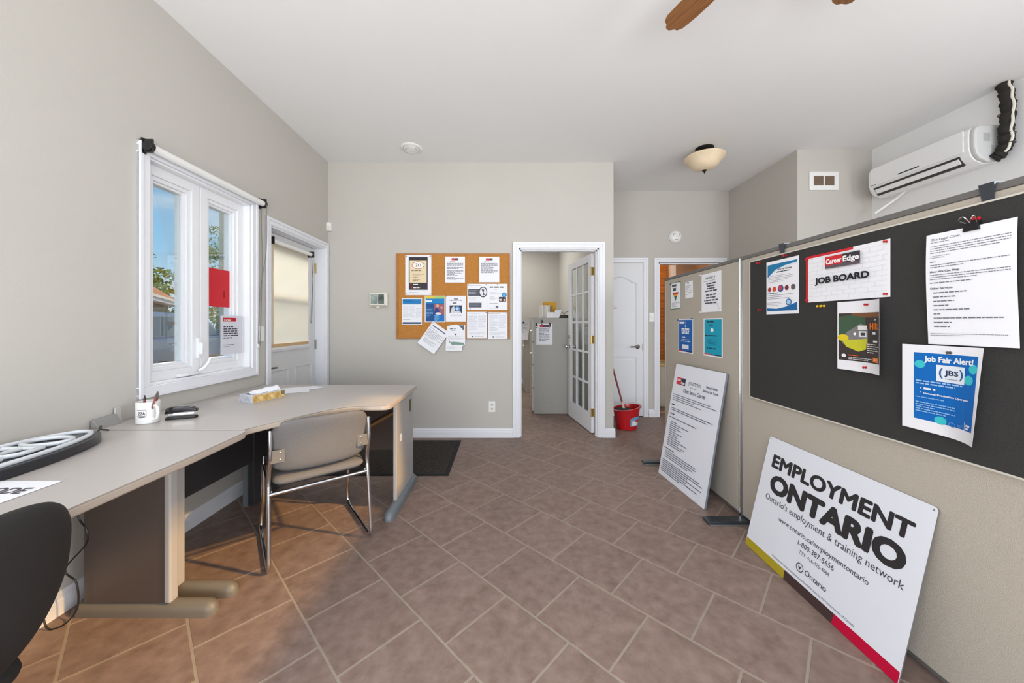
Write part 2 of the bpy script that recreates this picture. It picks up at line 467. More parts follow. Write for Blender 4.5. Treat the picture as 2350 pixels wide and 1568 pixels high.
# rows measured across (e2), joints along (e1)
g = .0036
def tile_mesh(poly, cx, cy):
    n = len(poly); me = bpy.data.meshes.new('tile')
    vs = []
    for z, s in ((-.006, 1), (-.0018, 1), (0, .985)):
        vs += [((x-cx)*s, (y-cy)*s, z) for x, y in poly]
    fs = [tuple(range(2*n, 3*n))]
    for r in range(2):
        fs += [(r*n+i, r*n+(i+1) % n, (r+1)*n+(i+1) % n, (r+1)*n+i) for i in range(n)]
    me.from_pydata(vs, [], fs); me.materials.append(M_tile); return me
full = None; rest = MB(); ntile = 0
for r in range(-22, 34):
    for c in range(-34, 26):
        v0 = .8125+p_*r                    # lower edge of the row in e2
        u0 = (-.950 if r % 2 == 0 else -.781)+p_*c
        if r % 2 == 0: u0 = -.781+p_*c
        else: u0 = -.950+p_*c
        q = []
        for a, b in ((g, g), (p_-g, g), (p_-g, p_-g), (g, p_-g)):
            P = e1*(u0+a)+e2*(v0+b); q.append((P.x, P.y))
        cc = e1*(u0+p_/2)+e2*(v0+p_/2)
        if cc.x < -2.3 or cc.x > 4.1 or cc.y < Y0-.3 or cc.y > Y1+.3: continue
        k = clip(q, -1.98, 3.66, Y0, Y1)
        if len(k) < 3: continue
        vis = cc.y > .95 and (cc.x < 1.62 if cc.y < 3.4 else (-.35 < cc.x < 2.95)) and abs(cc.x) < cc.y*1.55+.35 and not (cc.y > 4.1 and .95 < cc.x < 1.2) and not (cc.y > 5.0 and cc.x > 1.2) and not (cc.x < -.35 and cc.y > 3.95)
        if not vis:
            rest.add([(x, y, -.0005) for x, y in k], [tuple(range(len(k)))]); continue
        ntile += 1
        if len(k) == 4 and all(abs(a[0]-b[0])+abs(a[1]-b[1]) < 1e-6 for a, b in zip(sorted(k), sorted(q))):
            if full is None: full = tile_mesh(q, cc.x, cc.y)
            me = full
        else: me = tile_mesh(k, cc.x, cc.y)
        o = bpy.data.objects.new('tile', me); COL.objects.link(o); o.parent = fl; o.location = (cc.x, cc.y, 0)
rest.build('distant_tiles', M_tile, fl, kind='stuff')

# ceiling with an unseen skylight opening, added to let in the sun patch
ce = MB()
SX0, SX1, SY0, SY1 = 2.28, 3.62, .35, 1.86
ce.box(-2.2, SX0, Y0, Y1+.1, H, H+.12).box(SX0, SX1, Y0, SY0, H, H+.12).box(SX0, SX1, SY1, Y1+.1, H, H+.12).box(SX1, 3.80, Y0, Y1+.1, H, H+.12)
strct('ceiling', ce, M_ceil, 'flat white painted ceiling over the whole office', 'ceiling')

# left wall, local x along the wall
t = .20
lw = MB()
def seg(mb, a, b, z0, z1): mb.box(a, b, 0, t, z0, z1)
WA, WB, WZ0, WZ1 = 1.885, 2.66, .905, 2.135
DA, DB, DZ = 2.885, 3.775, 2.045
seg(lw, Y0, WA, 0, H); seg(lw, WA, WB, 0, WZ0); seg(lw, WA, WB, WZ1, H); seg(lw, WB, DA, 0, H); seg(lw, DA, DB, DZ, H); seg(lw, DB, BY+.12, 0, H)
strct('wall_left', lw, M_wall, 'pale greige left wall with the casement window and entry door', 'wall', loc=(-1.89, 0, 0), rot=(0, 0, RZL))
# back wall with doorway
bw = MB()
bw.box(-2.0, .115, BY, BY+.12, 0, H).box(.115, .985, BY, BY+.12, 2.062, H).box(.985, 1.145, BY, BY+.12, 0, H)
strct('wall_back', bw, M_wall, 'greige back wall carrying the cork board, with a doorway', 'wall')
strct('wall_office_side', MB().box(1.03, 1.145, BY+.12, Y1, 0, H), M_wall, 'wall between the inner office and the hall', 'wall')
strct('wall_office_back', MB().box(-1.8, 1.03, Y1, Y1+.1, 0, H), M_wall, 'far wall of the inner office beyond the french door', 'wall')
strct('wall_office_left', MB().box(-1.9, -1.8, BY+.12, Y1, 0, H), M_wall, 'left wall of the inner office, out of sight', 'wall')
HB = 4.69
hw = MB()
hw.box(1.145, 1.18, HB, HB+.1, 0, H).box(1.18, 1.79, HB, HB+.1, 2.045, H).box(1.79, 1.995, HB, HB+.1, 0, H).box(1.995, 2.83, HB, HB+.1, 2.045, H).box(2.83, 2.926, HB, HB+.1, 0, H)
hw.box(1.18, 1.79, HB+.05, HB+.1, 0, 2.045)
strct('wall_hall_back', hw, M_wall, 'back wall of the hall with the two inner doors', 'wall')
strct('wall_hall_right', MB().box(2.926, 3.06, 3.69, HB, 0, H), M_wall, 'short side wall on the right of the hall', 'wall')
strct('wall_vent_side', MB().box(2.926, 3.80, 3.575-.0, 3.69, 0, H), M_wall, 'narrow grey wall carrying the square air vent', 'wall')
strct('wall_right', MB().box(3.681, 3.80, Y0, 3.575, 0, H), mat('wall_paint_white', (236, 236, 236), .75, var=.01, scale=2, spec=.25), 'white right wall carrying the air conditioner', 'wall')
strct('wall_washroom', MB().box(1.9, 2.02, HB+.1, 6.4, 0, H).box(3.3, 3.4, HB+.1, 6.4, 0, H).box(1.9, 3.4, 6.3, 6.4, 0, H), mat('washroom_wall', (214, 190, 168), .8, var=.02), 'warm coloured washroom walls behind the hall door', 'wall')

# baseboards with a stepped profile
def base_profile(x0, x1, hgt=.098, d=.016):
    # profile in (y,z): y negative = into the room
    pr = [(0, 0), (-d, 0), (-d, hgt*.62), (-d*.72, hgt*.70), (-d*.72, hgt*.86), (-d*.3, hgt), (0, hgt)]
    n = len(pr); mb = MB()
    mb.add([(x0, y, z) for y, z in pr]+[(x1, y, z) for y, z in pr], [tuple(range(n)), tuple(range(n, 2*n))[::-1]]+[(i, (i+1) % n, n+(i+1) % n, n+i) for i in range(n)])
    return mb
strct('baseboard_left', base_profile(Y0, 2.826), M_trim, 'white stepped baseboard along the left wall', 'baseboard', loc=(-1.89, 0, 0), rot=(0, 0, RZL))
strct('baseboard_back', base_profile(-1.965, .047), M_trim, 'white stepped baseboard under the cork board wall', 'baseboard', loc=(0, BY, 0))
mb = base_profile(1.045, 1.161)
mb.box(1.145, 1.161, 0, .12, 0, .06).box(1.145, 1.157, 0, .12, .06, .098)
strct('baseboard_back_corner', mb, M_trim, 'short white baseboard piece right of the french door', 'baseboard', loc=(0, BY, 0))
strct('baseboard_hall', base_profile(1.86, 1.942), M_trim, 'short white baseboard piece between the two hall doors', 'baseboard', loc=(0, HB, 0))
strct('baseboard_office', base_profile(-1.8, 1.03), M_trim, 'white baseboard on the far inner office wall', 'baseboard', loc=(0, Y1, 0))
strct('baseboard_right', base_profile(-3.575, 1.6), M_trim, 'white baseboard along the right wall behind the partition', 'baseboard', loc=(3.681, 0, 0), rot=(0, 0, -PI/2))

# door casings: two-step profile frame, built as mitred rings
def casing(mb, x0, x1, z1, wd=.062, d=.018, z0=0):
    """legs and head around opening x0..x1, top z1; local y toward -"""
    for (o0, o1, dd) in ((0, wd, d*.55), (wd*.12, wd*.42, d*.85), (wd*.62, wd, d)):
        # left leg
        for s, xx in ((-1, x0), (1, x1)):
            a, b = xx+s*o0, xx+s*o1
            mb.prism([(min(a, b), -dd), (max(a, b), -dd), (max(a, b), 0), (min(a, b), 0)], z0, z1+o0)
        mb.box(x0-o1, x1+o1, -dd, 0, z1+o0, z1+o1)
    return mb

# ================================================================== WINDOW (left wall)
wroot = thing('window_1', 'white vinyl casement window with two tall narrow sashes on the left wall', 'window', (LX(0), 0, 0), RZL, kind='structure')
f = MB()
# casing: flat wide trim with raised back band
for (a, b, dd) in ((0, .058, .016), (.04, .058, .022)):
    f.box(WA-b, WB+b, -dd, 0, WZ1+a, WZ1+b).box(WA-b, WB+b, -dd, 0, WZ0-b, WZ0-a)
    f.box(WA-b, WA-a, -dd, 0, WZ0-a, WZ1+a).box(WB+a, WB+b, -dd, 0, WZ0-a, WZ1+a)
f.build('window_casing', M_trim, wroot, bevel=.002)
f = MB()   # jamb liner + frame
f.box(WA, WA+.012, 0, .10, WZ0, WZ1).box(WB-.012, WB, 0, .10, WZ0, WZ1).box(WA, WB, 0, .10, WZ0, WZ0+.012).box(WA, WB, 0, .10, WZ1-.012, WZ1)
MC = 2.268
f.box(MC-.006, MC+.006, .052, .12, WZ0, WZ1)
f.build('window_frame', M_vinyl, wroot, bevel=.0015)
def sash(a, b):
    m = MB(); z0, z1 = WZ0+.012, WZ1-.012
    for (i, o, y0, y1) in ((0, .055, .045, .12), (.055, .078, .056, .12), (.078, .092, .070, .12)):
        m.box(a+i, a+o, y0, y1, z0+i, z1-i).box(b-o, b-i, y0, y1, z0+i, z1-i)
        m.box(a+o, b-o, y0, y1, z0+i, z0+o).box(a+o, b-o, y0, y1, z1-o, z1-i)
    s_ = m.build('sash', M_vinyl, wroot, bevel=.002)
    MB().box(a+.088, b-.088, .083, .087, z0+.088, z1-.088).build('pane', M_glass, s_)
    return s_
s1 = sash(WA+.012, MC-.004); s2 = sash(MC+.004, WB-.012)
# crank operator and latch
c = MB(); c.prism([(2.10, 0), (2.245, 0), (2.235, -.022), (2.15, -.03), (2.105, -.02)], WZ0+.016, WZ0+.034, lambda x, y, z: (x, y+.045, z))
c.build('crank_housing', M_vinyl, wroot, bevel=.003)
c = MB(); c.tube(spline([(2.225, .015, WZ0+.04), (2.235, -.005, WZ0+.055), (2.26, -.012, WZ0+.085), (2.275, -.014, WZ0+.115)]), [.009]*12+[.008]*13, 10)
c.build('crank_handle', M_vinyl, wroot, smooth=True)
c = MB(); c.box(2.235, 2.262, .030, .046, 1.02, 1.15).box(2.242, 2.256, .012, .031, 1.045, 1.12)
c.build('sash_latch', M_vinyl, wroot, bevel=.004)
c = MB(); c.tube([(2.03+.011*math.cos(a*PI/5), .078, 2.045+.009*math.sin(a*PI/5)) for a in range(10)], .0016, 6, closed=True).cyl((1.99, .078, 2.045), (2.02, .078, 2.045), .0012, 6).cyl((2.041, .078, 2.045), (2.09, .078, 2.043), .0012, 6)
c.build('hook_wire', M_nickel, wroot)

# roller blind, rolled up
def cordloop(y_, x, z0, z1, sw=.012, tip=True):
    return [(x-sw, y_, z0), (x-sw*.6, y_, (z0+z1)/2), (x-sw*.5, y_, z1+.02), (x, y_, z1), (x+sw*.5, y_, z1+.02), (x+sw*.8, y_, (z0+z1)/2), (x+sw, y_, z0)]
rb = thing('roller_blind', 'rolled up white roller blind with black brackets above the casement window', 'blind', (LX(0), 0, 0), RZL)
MB().cyl((1.86, -.045, 2.168), (2.728, -.045, 2.168), .021, 24).build('roll', M_white, rb, smooth=True)
for x, s in ((1.845, -1), (2.735, 1)):
    b = MB(); b.box(x-.004, x+.004, -.07, -.0, 2.135, 2.205).cyl((x-.012 if s < 0 else x-.01, -.045, 2.168), (x+.014, -.045, 2.168), .026, 20).box(x-.012, x+.012, -.024, -.016, 2.13, 2.21)
    b.build('bracket', M_black, rb, bevel=.002)
b = MB(); b.tube(spline([(2.735, -.072, 2.16), (2.733, -.068, 1.8), (2.722, -.03, 1.5), (2.705, -.028, 1.12), (2.697, -.03, 1.075), (2.712, -.03, 1.07), (2.722, -.03, 1.12), (2.738, -.03, 1.5), (2.742, -.03, 1.8), (2.742, -.022, 2.16)], 6), .0022, 6)
b.build('cord', M_rail, rb)
b = MB(); b.box(2.688, 2.712, -.033, -.022, 1.055, 1.085).build('cord_tensioner', M_white, rb, bevel=.004)

# red folder and paper notice taped inside the right-hand sash
sheet('red_folder', 'bright red folder stuck to the right pane of the casement window', 'folder', (LX(2.485)-.0795, 2.485, 1.488), RZL, .226, .262, [('r', .55, .55, .62, .75, (150, 6, 30))], base=M_redcloth, thick=.002)
sheet('window_notice', 'white notice with red header leaning in the lower right window pane', 'paper', (LX(2.52)-.035, 2.52, 1.16), RZL, .205, .27,
      [('r', .10, .05, .68, .15, (190, 30, 40)), ('t', 'Career', .14, .135, .06, (240, 235, 235), 'l', .02), ('l', .12, .78, .27, .62, 6, (70, 66, 80), .5), ('l', .12, .6, .75, .84, 2, (110, 106, 120), .35)], base=mat('shaded_paper', (214, 214, 224), .75, var=.01), thick=.001)

# ================================================================== ENTRY DOOR (left wall)
dr = thing('door_1', 'white entry door with a cream blind over its glass at the end of the left wall', 'door', (LX(0), 0, 0), RZL, kind='structure')
casing(MB(), DA, DB, DZ, wd=.062).build('door_casing', M_trim, dr, bevel=.002)
j = MB(); j.box(DA, DA+.01, 0, .19, 0, DZ).box(DB-.005, DB, 0, .19, 0, DZ).box(DA, DB, 0, .19, DZ-.012, DZ).box(DA+.01, DA+.02, .155, .19, 0, DZ).box(DA, DB, .02, .19, 0, .02)
j.build('door_jamb', M_trim, dr)
GA, GB, GZ0, GZ1 = 3.03, 3.62, 1.02, 1.93
lf = MB(); y0, y1 = .100, .144
lf.box(DA+.012, GA, y0, y1, .02, 2.03).box(GB, DB-.008, y0, y1, .02, 2.03).box(GA, GB, y0, y1, .02, GZ0).box(GA, GB, y0, y1, GZ1, 2.03)
leaf = lf.build('door_leaf', mat('entry_door_paint', (222, 222, 222), .45, var=.01), dr, bevel=.001)
m = MB()
for a, b in ((0, .045),):
    m.box(GA-.03, GB+.03, y0-.014, y0, GZ0-.03, GZ0+.015).box(GA-.03, GB+.03, y0-.014, y0, GZ1-.015, GZ1+.03).box(GA-.03, GA+.015, y0-.014, y0, GZ0+.015, GZ1-.015).box(GB-.015, GB+.03, y0-.014, y0, GZ0+.015, GZ1-.015)
m.box(GA, GB, y0+.01, y0+.035, 1.485, 1.515)
m.build('lite_frame', M_trim, leaf, bevel=.004)
MB().box(GA, GB, .118, .123, GZ0, GZ1).build('pane', M_glass, leaf)
def mold(mb, path, r=.008, y=0):
    return mb.tube([(x, y, z) for x, z in path], r, 8, closed=True)
for a, b in ((3.00, 3.29), (3.40, 3.68)):
    m = MB(); mold(m, [(a, .25), (b, .25), (b, .82), (a, .82)], .012, y0); m.box(a+.03, b-.03, y0-.005, y0+.01, .28, .79)
    m.build('door_panel', MATS['entry_door_paint'], leaf, smooth=False)
for z in (1.83, 1.02, .22):
    h_ = MB(); h_.box(DB-.012, DB-.004, y0-.006, y0+.02, z-.05, z+.05).cyl((DB-.010, y0-.008, z-.052), (DB-.010, y0-.008, z+.052), .007, 10)
    h_.build('hinge', M_brass if z > 1.5 else M_nickel, dr)
h_ = MB(); h_.lathe([(.026, 0), (.026, .006), (.012, .012), (.012, .04)], n=20, fn=lambda a, b, c_: (2.955+a, y0-c_, .86+b)); h_.tube(spline([(2.955, y0-.045, .86), (2.99, y0-.05, .862), (3.06, y0-.045, .858)]), .008, 8)
h_.build('door_handle', M_nickel, leaf, smooth=True)
db = thing('roller_blind', 'cream roller blind pulled down over the glass of the entry door', 'blind', (LX(0), 0, 0), RZL)
MB().cyl((2.985, .052, 1.945), (3.60, .052, 1.945), .019, 20).build('roll', M_white, db, smooth=True)
b = MB(); n_ = 24
vs = []
for i in range(n_+1):
    z = 1.94-i*(1.94-1.06)/n_
    for k in range(9):
        vs.append((2.995+k*(3.585-2.995)/8, .072+.002*math.sin(i*.9+k), z))
b.add(vs, [(i*9+k, i*9+k+1, (i+1)*9+k+1, (i+1)*9+k) for i in range(n_) for k in range(8)])
b.build('fabric', M_blind, db, smooth=True)
MB().box(2.992, 3.588, .068, .078, 1.035, 1.062).build('bottom_bar', mat('blind_hem', (206, 172, 128), .8, var=.03), db, bevel=.002)
for x in (2.978, 3.607):
    MB().box(x-.005, x+.005, .025, .099, 1.915, 1.975).cyl((x-.012, .052, 1.945), (x+.012, .052, 1.945), .022, 16).build('bracket', M_black, db)
MB().tube(spline([(3.612, .035, 1.93), (3.612, .045, 1.6), (3.606, .055, 1.30), (3.600, .055, 1.27), (3.618, .055, 1.27), (3.63, .05, 1.6), (3.628, .06, 1.93)], 6), .0022, 6).build('cord', M_rail, db)
MB().box(3.0, 3.57, .060, .074, 1.012, 1.030).build('lower_slat', M_white, db, bevel=.002)
# light switch between window and door, in line with the cord
sw = thing('light_switch', 'white light switch plate between the casement window and entry door', 'light switch', (LX(2.772), 2.772, 1.16), RZL)
MB().box(-.036, .036, -.006, 0, -.06, .06).build('plate', M_white, sw, bevel=.003)
MB().box(-.016, .016, -.011, -.005, -.033, .033).build('rocker', M_white, sw, bevel=.002)

# ================================================================== FRENCH DOOR (back wall doorway)
fd = thing('door_2', 'white fifteen pane french door standing open into the inner office', 'door', (0, BY, 0), 0, kind='structure')
casing(MB(), .115, .985, 2.062, wd=.066).build('door_casing', M_trim, fd, bevel=.002)
j = MB(); j.box(.115, .131, 0, .12, 0, 2.062).box(.969, .985, 0, .12, 0, 2.062).box(.115, .985, 0, .12, 2.046, 2.062)
j.box(.131, .143, .03, .075, 0, 2.046).box(.957, .969, .03, .075, 0, 2.046).box(.131, .969, .03, .075, 2.034, 2.046)
j.build('door_jamb', M_trim, fd)
ang = math.atan2(.785, -.125)
leafo = bpy.data.objects.new('door_leaf', None); COL.objects.link(leafo); leafo.parent = fd
leafo.location = (.966, .125, 0); leafo.rotation_euler = (0, 0, ang)
W_ = .80; th_ = .035
# local x from hinge to free edge; y: 0..th_ toward the left face (seen side)
l_ = MB(); s_ = .095
GZa, GZb = .215, 1.945
l_.box(0, s_, 0, th_, .01, 2.03).box(W_-s_, W_, 0, th_, .01, 2.03).box(s_, W_-s_, 0, th_, .01, GZa).box(s_, W_-s_, 0, th_, GZb, 2.03)
l_.build('stile_frame', M_trim, leafo, bevel=.002)
pw = (W_-2*s_-2*.024)/3; ph = (GZb-GZa-4*.024)/5
mu = MB()
for i in range(2): mu.box(s_+pw*(i+1)+.024*i, s_+(pw+.024)*(i+1), .006, th_-.006, GZa, GZb)
for i in range(4): mu.box(s_, W_-s_, .005, th_-.005, GZa+ph*(i+1)+.024*i, GZa+(ph+.024)*(i+1))
mu.build('muntin_grid', M_trim, leafo, bevel=.003)
for i in range(3):
    for k in range(5):
        x = s_+i*(pw+.024); z = GZa+k*(ph+.024)
        MB().box(x, x+pw, .0155, .0195, z, z+ph).build('pane', M_glass, leafo)
h_ = MB()
for z, r in ((.935, .027), (1.075, .024)):
    for sg, yy in ((1, th_), (-1, 0)):
        pr = [(r, 0), (r, .005), (.010, .010), (.010, .03), (r*.95, .036), (r*1.05, .052), (r*.8, .064), (0, .066)] if z < 1 else [(r, 0), (r, .012), (r*.8, .018), (0, .018)]
        h_.lathe(pr, n=18, fn=lambda a, b, c_, z=z, sg=sg, yy=yy: (W_-.06+a, yy+sg*c_, z+b))
h_.build('knob', M_chrome, leafo, smooth=True)
for z in (1.83, 1.06, .24):
    MB().box(-.004, .002, -.004, .034, z-.045, z+.045).cyl((-.006, .038, z-.047), (-.006, .038, z+.047), .006, 10).build('hinge', M_brass, leafo)

# ================================================================== HALL DOORS
d3 = thing('door_3', 'white arch panelled closet door behind the red bucket', 'door', (0, HB, 0), 0, kind='structure')
casing(MB(), 1.18, 1.79, 2.05, wd=.064).build('door_casing', M_trim, d3, bevel=.002)
lf3 = MB().box(1.182, 1.788, .004, .04, .012, 2.046).build('door_leaf', mat('closet_door_paint', (222, 223, 226), .45, var=.01), d3, bevel=.002)
def arch_path(a, b, z0, z1, rise):
    pts = [(a, z0), (b, z0), (b, z1)]
    for k in range(1, 24):
        u = k/24; x = b+(a-b)*u
        pts.append((x, z1+rise*(.5-.5*math.cos(2*PI*u))**1.0))
    pts.append((a, z1)); return pts
for (z0, z1, rise) in ((.93, 1.78, .085), (.20, .79, 0)):
    m = MB(); p = arch_path(1.27, 1.70, z0, z1, rise)
    mold(m, p, .011, .004)
    ins = arch_path(1.30, 1.67, z0+.03, z1-.03, rise)
    n_ = len(ins)
    m.add([(x, -.003, z) for x, z in ins]+[(x, .006, z) for x, z in ins], [tuple(range(n_))]+[(i, (i+1) % n_, n_+(i+1) % n_, n_+i) for i in range(n_)])
    m.build('door_panel', MATS['closet_door_paint'], lf3)
h_ = MB(); h_.lathe([(.030, 0), (.030, .008), (.012, .014), (.012, .04)], n=20, fn=lambda a, b, c_: (1.715+a, .004-c_, .933+b)); h_.tube(spline([(1.715, -.04, .933), (1.68, -.048, .937), (1.61, -.043, .933)]), .009, 8)
h_.build('door_handle', M_nickel, lf3, smooth=True)
MB().box(1.782, 1.792, -.006, .01, .89, .97).build('hinge', M_nickel, d3)
sheet('door_lettering', None, None, (1.375, 0, 1.46), 0, .22, .05, [('l', .18, .8, .05, .35, 1, (150, 60, 64), .8), ('l', .02, .98, .6, .9, 1, (150, 70, 74), .8)], base=MATS['closet_door_paint'], thick=.0035, parent=lf3, rot=(0, 0, 0))
d4 = thing('door_4', 'white cased opening to the washroom behind the partition', 'door', (0, HB, 0), 0, kind='structure')
casing(MB(), 1.995, 2.83, 2.05, wd=.062).build('door_casing', M_trim, d4, bevel=.002)
j = MB(); j.box(1.995, 2.01, 0, .1, 0, 2.05).box(2.815, 2.83, 0, .1, 0, 2.05).box(1.995, 2.83, 0, .1, 2.035, 2.05)
j.build('door_jamb', M_trim, d4)
sw = thing('light_switch', 'white light switch plate between the two hall doors', 'light switch', (1.905, HB, 1.325), 0)
MB().box(-.036, .036, -.006, 0, -.06, .06).build('plate', M_white, sw, bevel=.003)
MB().box(-.014, .014, -.012, -.005, -.03, .03).build('rocker', M_white, sw, bevel=.002)

# washroom beyond: plank lined corner with a ceiling slope and tub
pl = thing('plank_lining', 'orange wooden plank lining glimpsed through the washroom door', 'panelling', (0, 0, 0))
z = .02
k = 0
while z < 2.60:
    MB().box(2.03, 2.78, 6.20, 6.23+.006*(k % 2), z, z+.128).build('plank', M_plank, pl)
    z += .135; k += 1
k = 0
while k < 10:
    MB().box(2.021, 2.04+.003*(k % 2), 5.0+k*.12, 5.113+k*.12, .02, 2.15).build('plank', M_plank, pl); k += 1
# sloping boarded soffit
for k in range(6):
    MB().add([(2.05, 5.1+k*.16, 2.18), (2.72, 5.1+k*.16, 2.42), (2.72, 5.25+k*.16, 2.42), (2.05, 5.25+k*.16, 2.18), (2.05, 5.1+k*.16, 2.2), (2.72, 5.1+k*.16, 2.44), (2.72, 5.25+k*.16, 2.44), (2.05, 5.25+k*.16, 2.2)],
             [(0, 1, 2, 3), (7, 6, 5, 4), (0, 4, 5, 1), (1, 5, 6, 2), (2, 6, 7, 3), (3, 7, 4, 0)]).build('plank', M_plank, pl)
tag(MB().box(2.72, 2.80, 5.9, 5.99, 0, 2.9).build('washroom_post', M_trim, bevel=.003), 'white upright post inside the washroom', 'post')
tb = thing('bathtub', 'pale enamel tub beyond the washroom door', 'bathtub', (2.36, 5.50, 0))
MB().lathe([(.22, 0), (.27, .1), (.29, .5), (.31, .60), (.295, .62), (.27, .60), (.25, .3), (0, .25)], n=28).build('tub', M_tub, tb, smooth=True)
MB().tube([(.31*math.cos(a*PI/14), .31*math.sin(a*PI/14), .63) for a in range(28)], .022, 8, closed=True).build('rim', mat('tub_rim', (214, 176, 104), .4, var=.05), tb, smooth=True)

# ================================================================== BACK WALL FIXTURES
cb = thing('cork_board', 'large wood framed cork notice board on the back wall', 'notice board', (0, BY, 0))
MB().box(-1.208, -.002, -.014, 0, 1.09, 1.99).build('cork_sheet', M_cork, cb)
fr = MB(); fr.box(-1.221, .014, -.02, 0, 1.985, 2.003).box(-1.221, .014, -.02, 0, 1.074, 1.092).box(-1.221, -1.203, -.02, 0, 1.092, 1.985).box(-.004, .014, -.02, 0, 1.092, 1.985)
fr.build('board_frame', M_corkf, cb, bevel=.002)
MB().box(-1.2005, -1.197, -.0148, -.013, 1.11, 1.97).build('hinge_strip', M_rub, cb)
CY = BY-.0142
CE = (186, 24, 40); GR = (88, 86, 92); LG = (150, 150, 158)
def cork(name, label, x0, x1, z1, z0, spec, **k):
    k.setdefault('group', 'papers on the cork board')
    return sheet(name, label, k.pop('cat', 'paper'), ((x0+x1)/2, CY-k.pop('off', .001), (z0+z1)/2), 0, x1-x0, z1-z0, spec, **k)
cork('poster', 'tall white poster showing a dark phone with a cream screen and 211 oval', -1.121, -.838, 1.985, 1.549,
     [('r', .13, .04, .87, .87, (150, 150, 156)), ('r', .15, .05, .85, .86, (52, 48, 52)), ('r', .17, .13, .82, .69, (232, 212, 176)), ('e', .495, .255, .24, .095, (176, 60, 50)), ('e', .495, .255, .22, .083, (244, 240, 232)),
      ('t', '211', .495, .285, .075, (40, 52, 66), 'c', .03), ('l', .24, .76, .38, .42, 1, (110, 104, 90), .5), ('l', .28, .72, .47, .58, 3, (150, 136, 112), .4), ('l', .28, .72, .60, .66, 2, (110, 96, 80), .5),
      ('r', .20, .71, .24, .75, (180, 40, 40)), ('r', .22, .78, .27, .83, (180, 40, 40)), ('l', .30, .55, .72, .76, 1, (230, 226, 230), .6), ('l', .30, .82, .80, .84, 1, (230, 226, 230), .6), ('l', .15, .82, .93, .96, 1, (140, 120, 130), .6)],
     pins=((.04, .03), (.96, .03), (.04, .97), (.96, .97)))
def memo(x0, x1, z1, z0, label, paras):
    sp = [('r', .33, .06, .50, .14, (206, 60, 70)), ('r', .50, .06, .67, .14, (104, 76, 92))]
    sp += [('l', .25, .75, .19, .215, 1, GR, .8)]
    sp += [('l', .09, .91, a, b, n, (104, 100, 112), .55) for a, b, n in paras]
    o = cork('memo', label, x0, x1, z1, z0, sp, off=.006, thick=.004, edge=M_paper)
memo(-.688, -.472, 1.967, 1.685, 'mounted memo filled with text, top middle of the cork board', [(.25, .39, 4), (.41, .49, 2), (.53, .66, 4), (.68, .76, 2), (.79, .90, 3)])
memo(-.317, -.100, 1.965, 1.688, 'mounted memo with text on its upper half only, top right of the cork board', [(.25, .44, 5), (.47, .65, 5)])
cork('flyer', 'black and white flyer with a round wheel picture', -.448, -.233, 1.672, 1.388,
     [('l', .05, .9, .05, .08, 1, LG, .5), ('r', .05, .20, .75, .46, (84, 86, 98)), ('e', .80, .31, .21, .21, (60, 62, 70)), ('e', .80, .31, .17, .17, (226, 226, 232)), ('p', [(.72, .2), (.86, .22), (.82, .34), (.9, .42), (.78, .44), (.8, .33)], (70, 70, 80)),
      ('l', .08, .5, .25, .42, 3, (170, 172, 184), .4), ('r', .08, .72, .72, .90, (84, 86, 98)), ('l', .12, .68, .75, .88, 4, (150, 152, 164), .3), ('l', .08, .7, .52, .66, 3, (206, 206, 214), .4)], pins=((.06, .04), (.95, .04), (.15, .95)))
cork('flyer', 'white flyer with a small blue seal and dark photo at its right edge', -.232, -.011, 1.672, 1.388,
     [('l', .12, .92, .10, .16, 1, GR, .8), ('l', .32, .66, .19, .22, 1, LG, .8), ('l', .12, .7, .32, .42, 3, (200, 196, 200), .5), ('l', .12, .58, .48, .62, 4, (200, 196, 200), .5), ('r', .58, .50, .93, .68, (74, 50, 44)), ('e', .66, .61, .07, .04, (214, 214, 214)), ('e', .85, .62, .06, .035, (214, 214, 214)),
      ('e', .84, .42, .12, .095, (52, 138, 200)), ('e', .84, .42, .07, .05, (110, 180, 226)), ('l', .12, .8, .74, .78, 1, LG, .5), ('r', .42, .85, .55, .91, (96, 96, 104)), ('l', .1, .85, .93, .95, 1, LG, .5)], pins=((.5, .04),))
cork('info_sheet', 'white sheet with a blue heading band and navy footer, left side of the cork board', -1.156, -.940, 1.516, 1.230,
     [('r', .03, .03, .97, .21, (26, 124, 188)), ('l', .08, .62, .09, .13, 1, (16, 84, 150), .7), ('r', .03, .24, .97, .25, (150, 196, 222)), ('l', .05, .42, .32, .72, 10, (196, 200, 212), .4), ('l', .40, .66, .32, .72, 10, (196, 200, 212), .4), ('l', .70, .94, .38, .76, 8, (188, 196, 214), .4), ('l', .05, .62, .79, .83, 1, LG, .5), ('r', .03, .91, .97, .975, (24, 62, 104))])
cork('brochure', 'dark blue brochure with a yellow green top strip and a photo of people', -.909, -.687, 1.543, 1.257,
     [('r', .02, .02, .5, .12, (220, 200, 60)), ('r', .5, .02, .98, .12, (166, 200, 110)), ('r', .04, .11, .96, .98, (18, 78, 140)), ('r', .04, .11, .96, .29, (22, 130, 196)), ('l', .06, .5, .17, .25, 1, (232, 238, 244), .9), ('r', .46, .31, .96, .72, (150, 92, 104)), ('e', .62, .38, .08, .06, (214, 160, 140)), ('p', [(.46, .72), (.5, .5), (.62, .44), (.72, .58), (.74, .72)], (30, 62, 128)), ('e', .82, .45, .06, .05, (196, 150, 140)), ('e', .66, .68, .14, .05, (232, 220, 224)),
      ('r', .46, .72, .96, .98, (20, 112, 186)), ('l', .48, .70, .75, .95, 6, (120, 190, 230), .5), ('l', .08, .4, .45, .85, 7, (110, 160, 206), .4)])
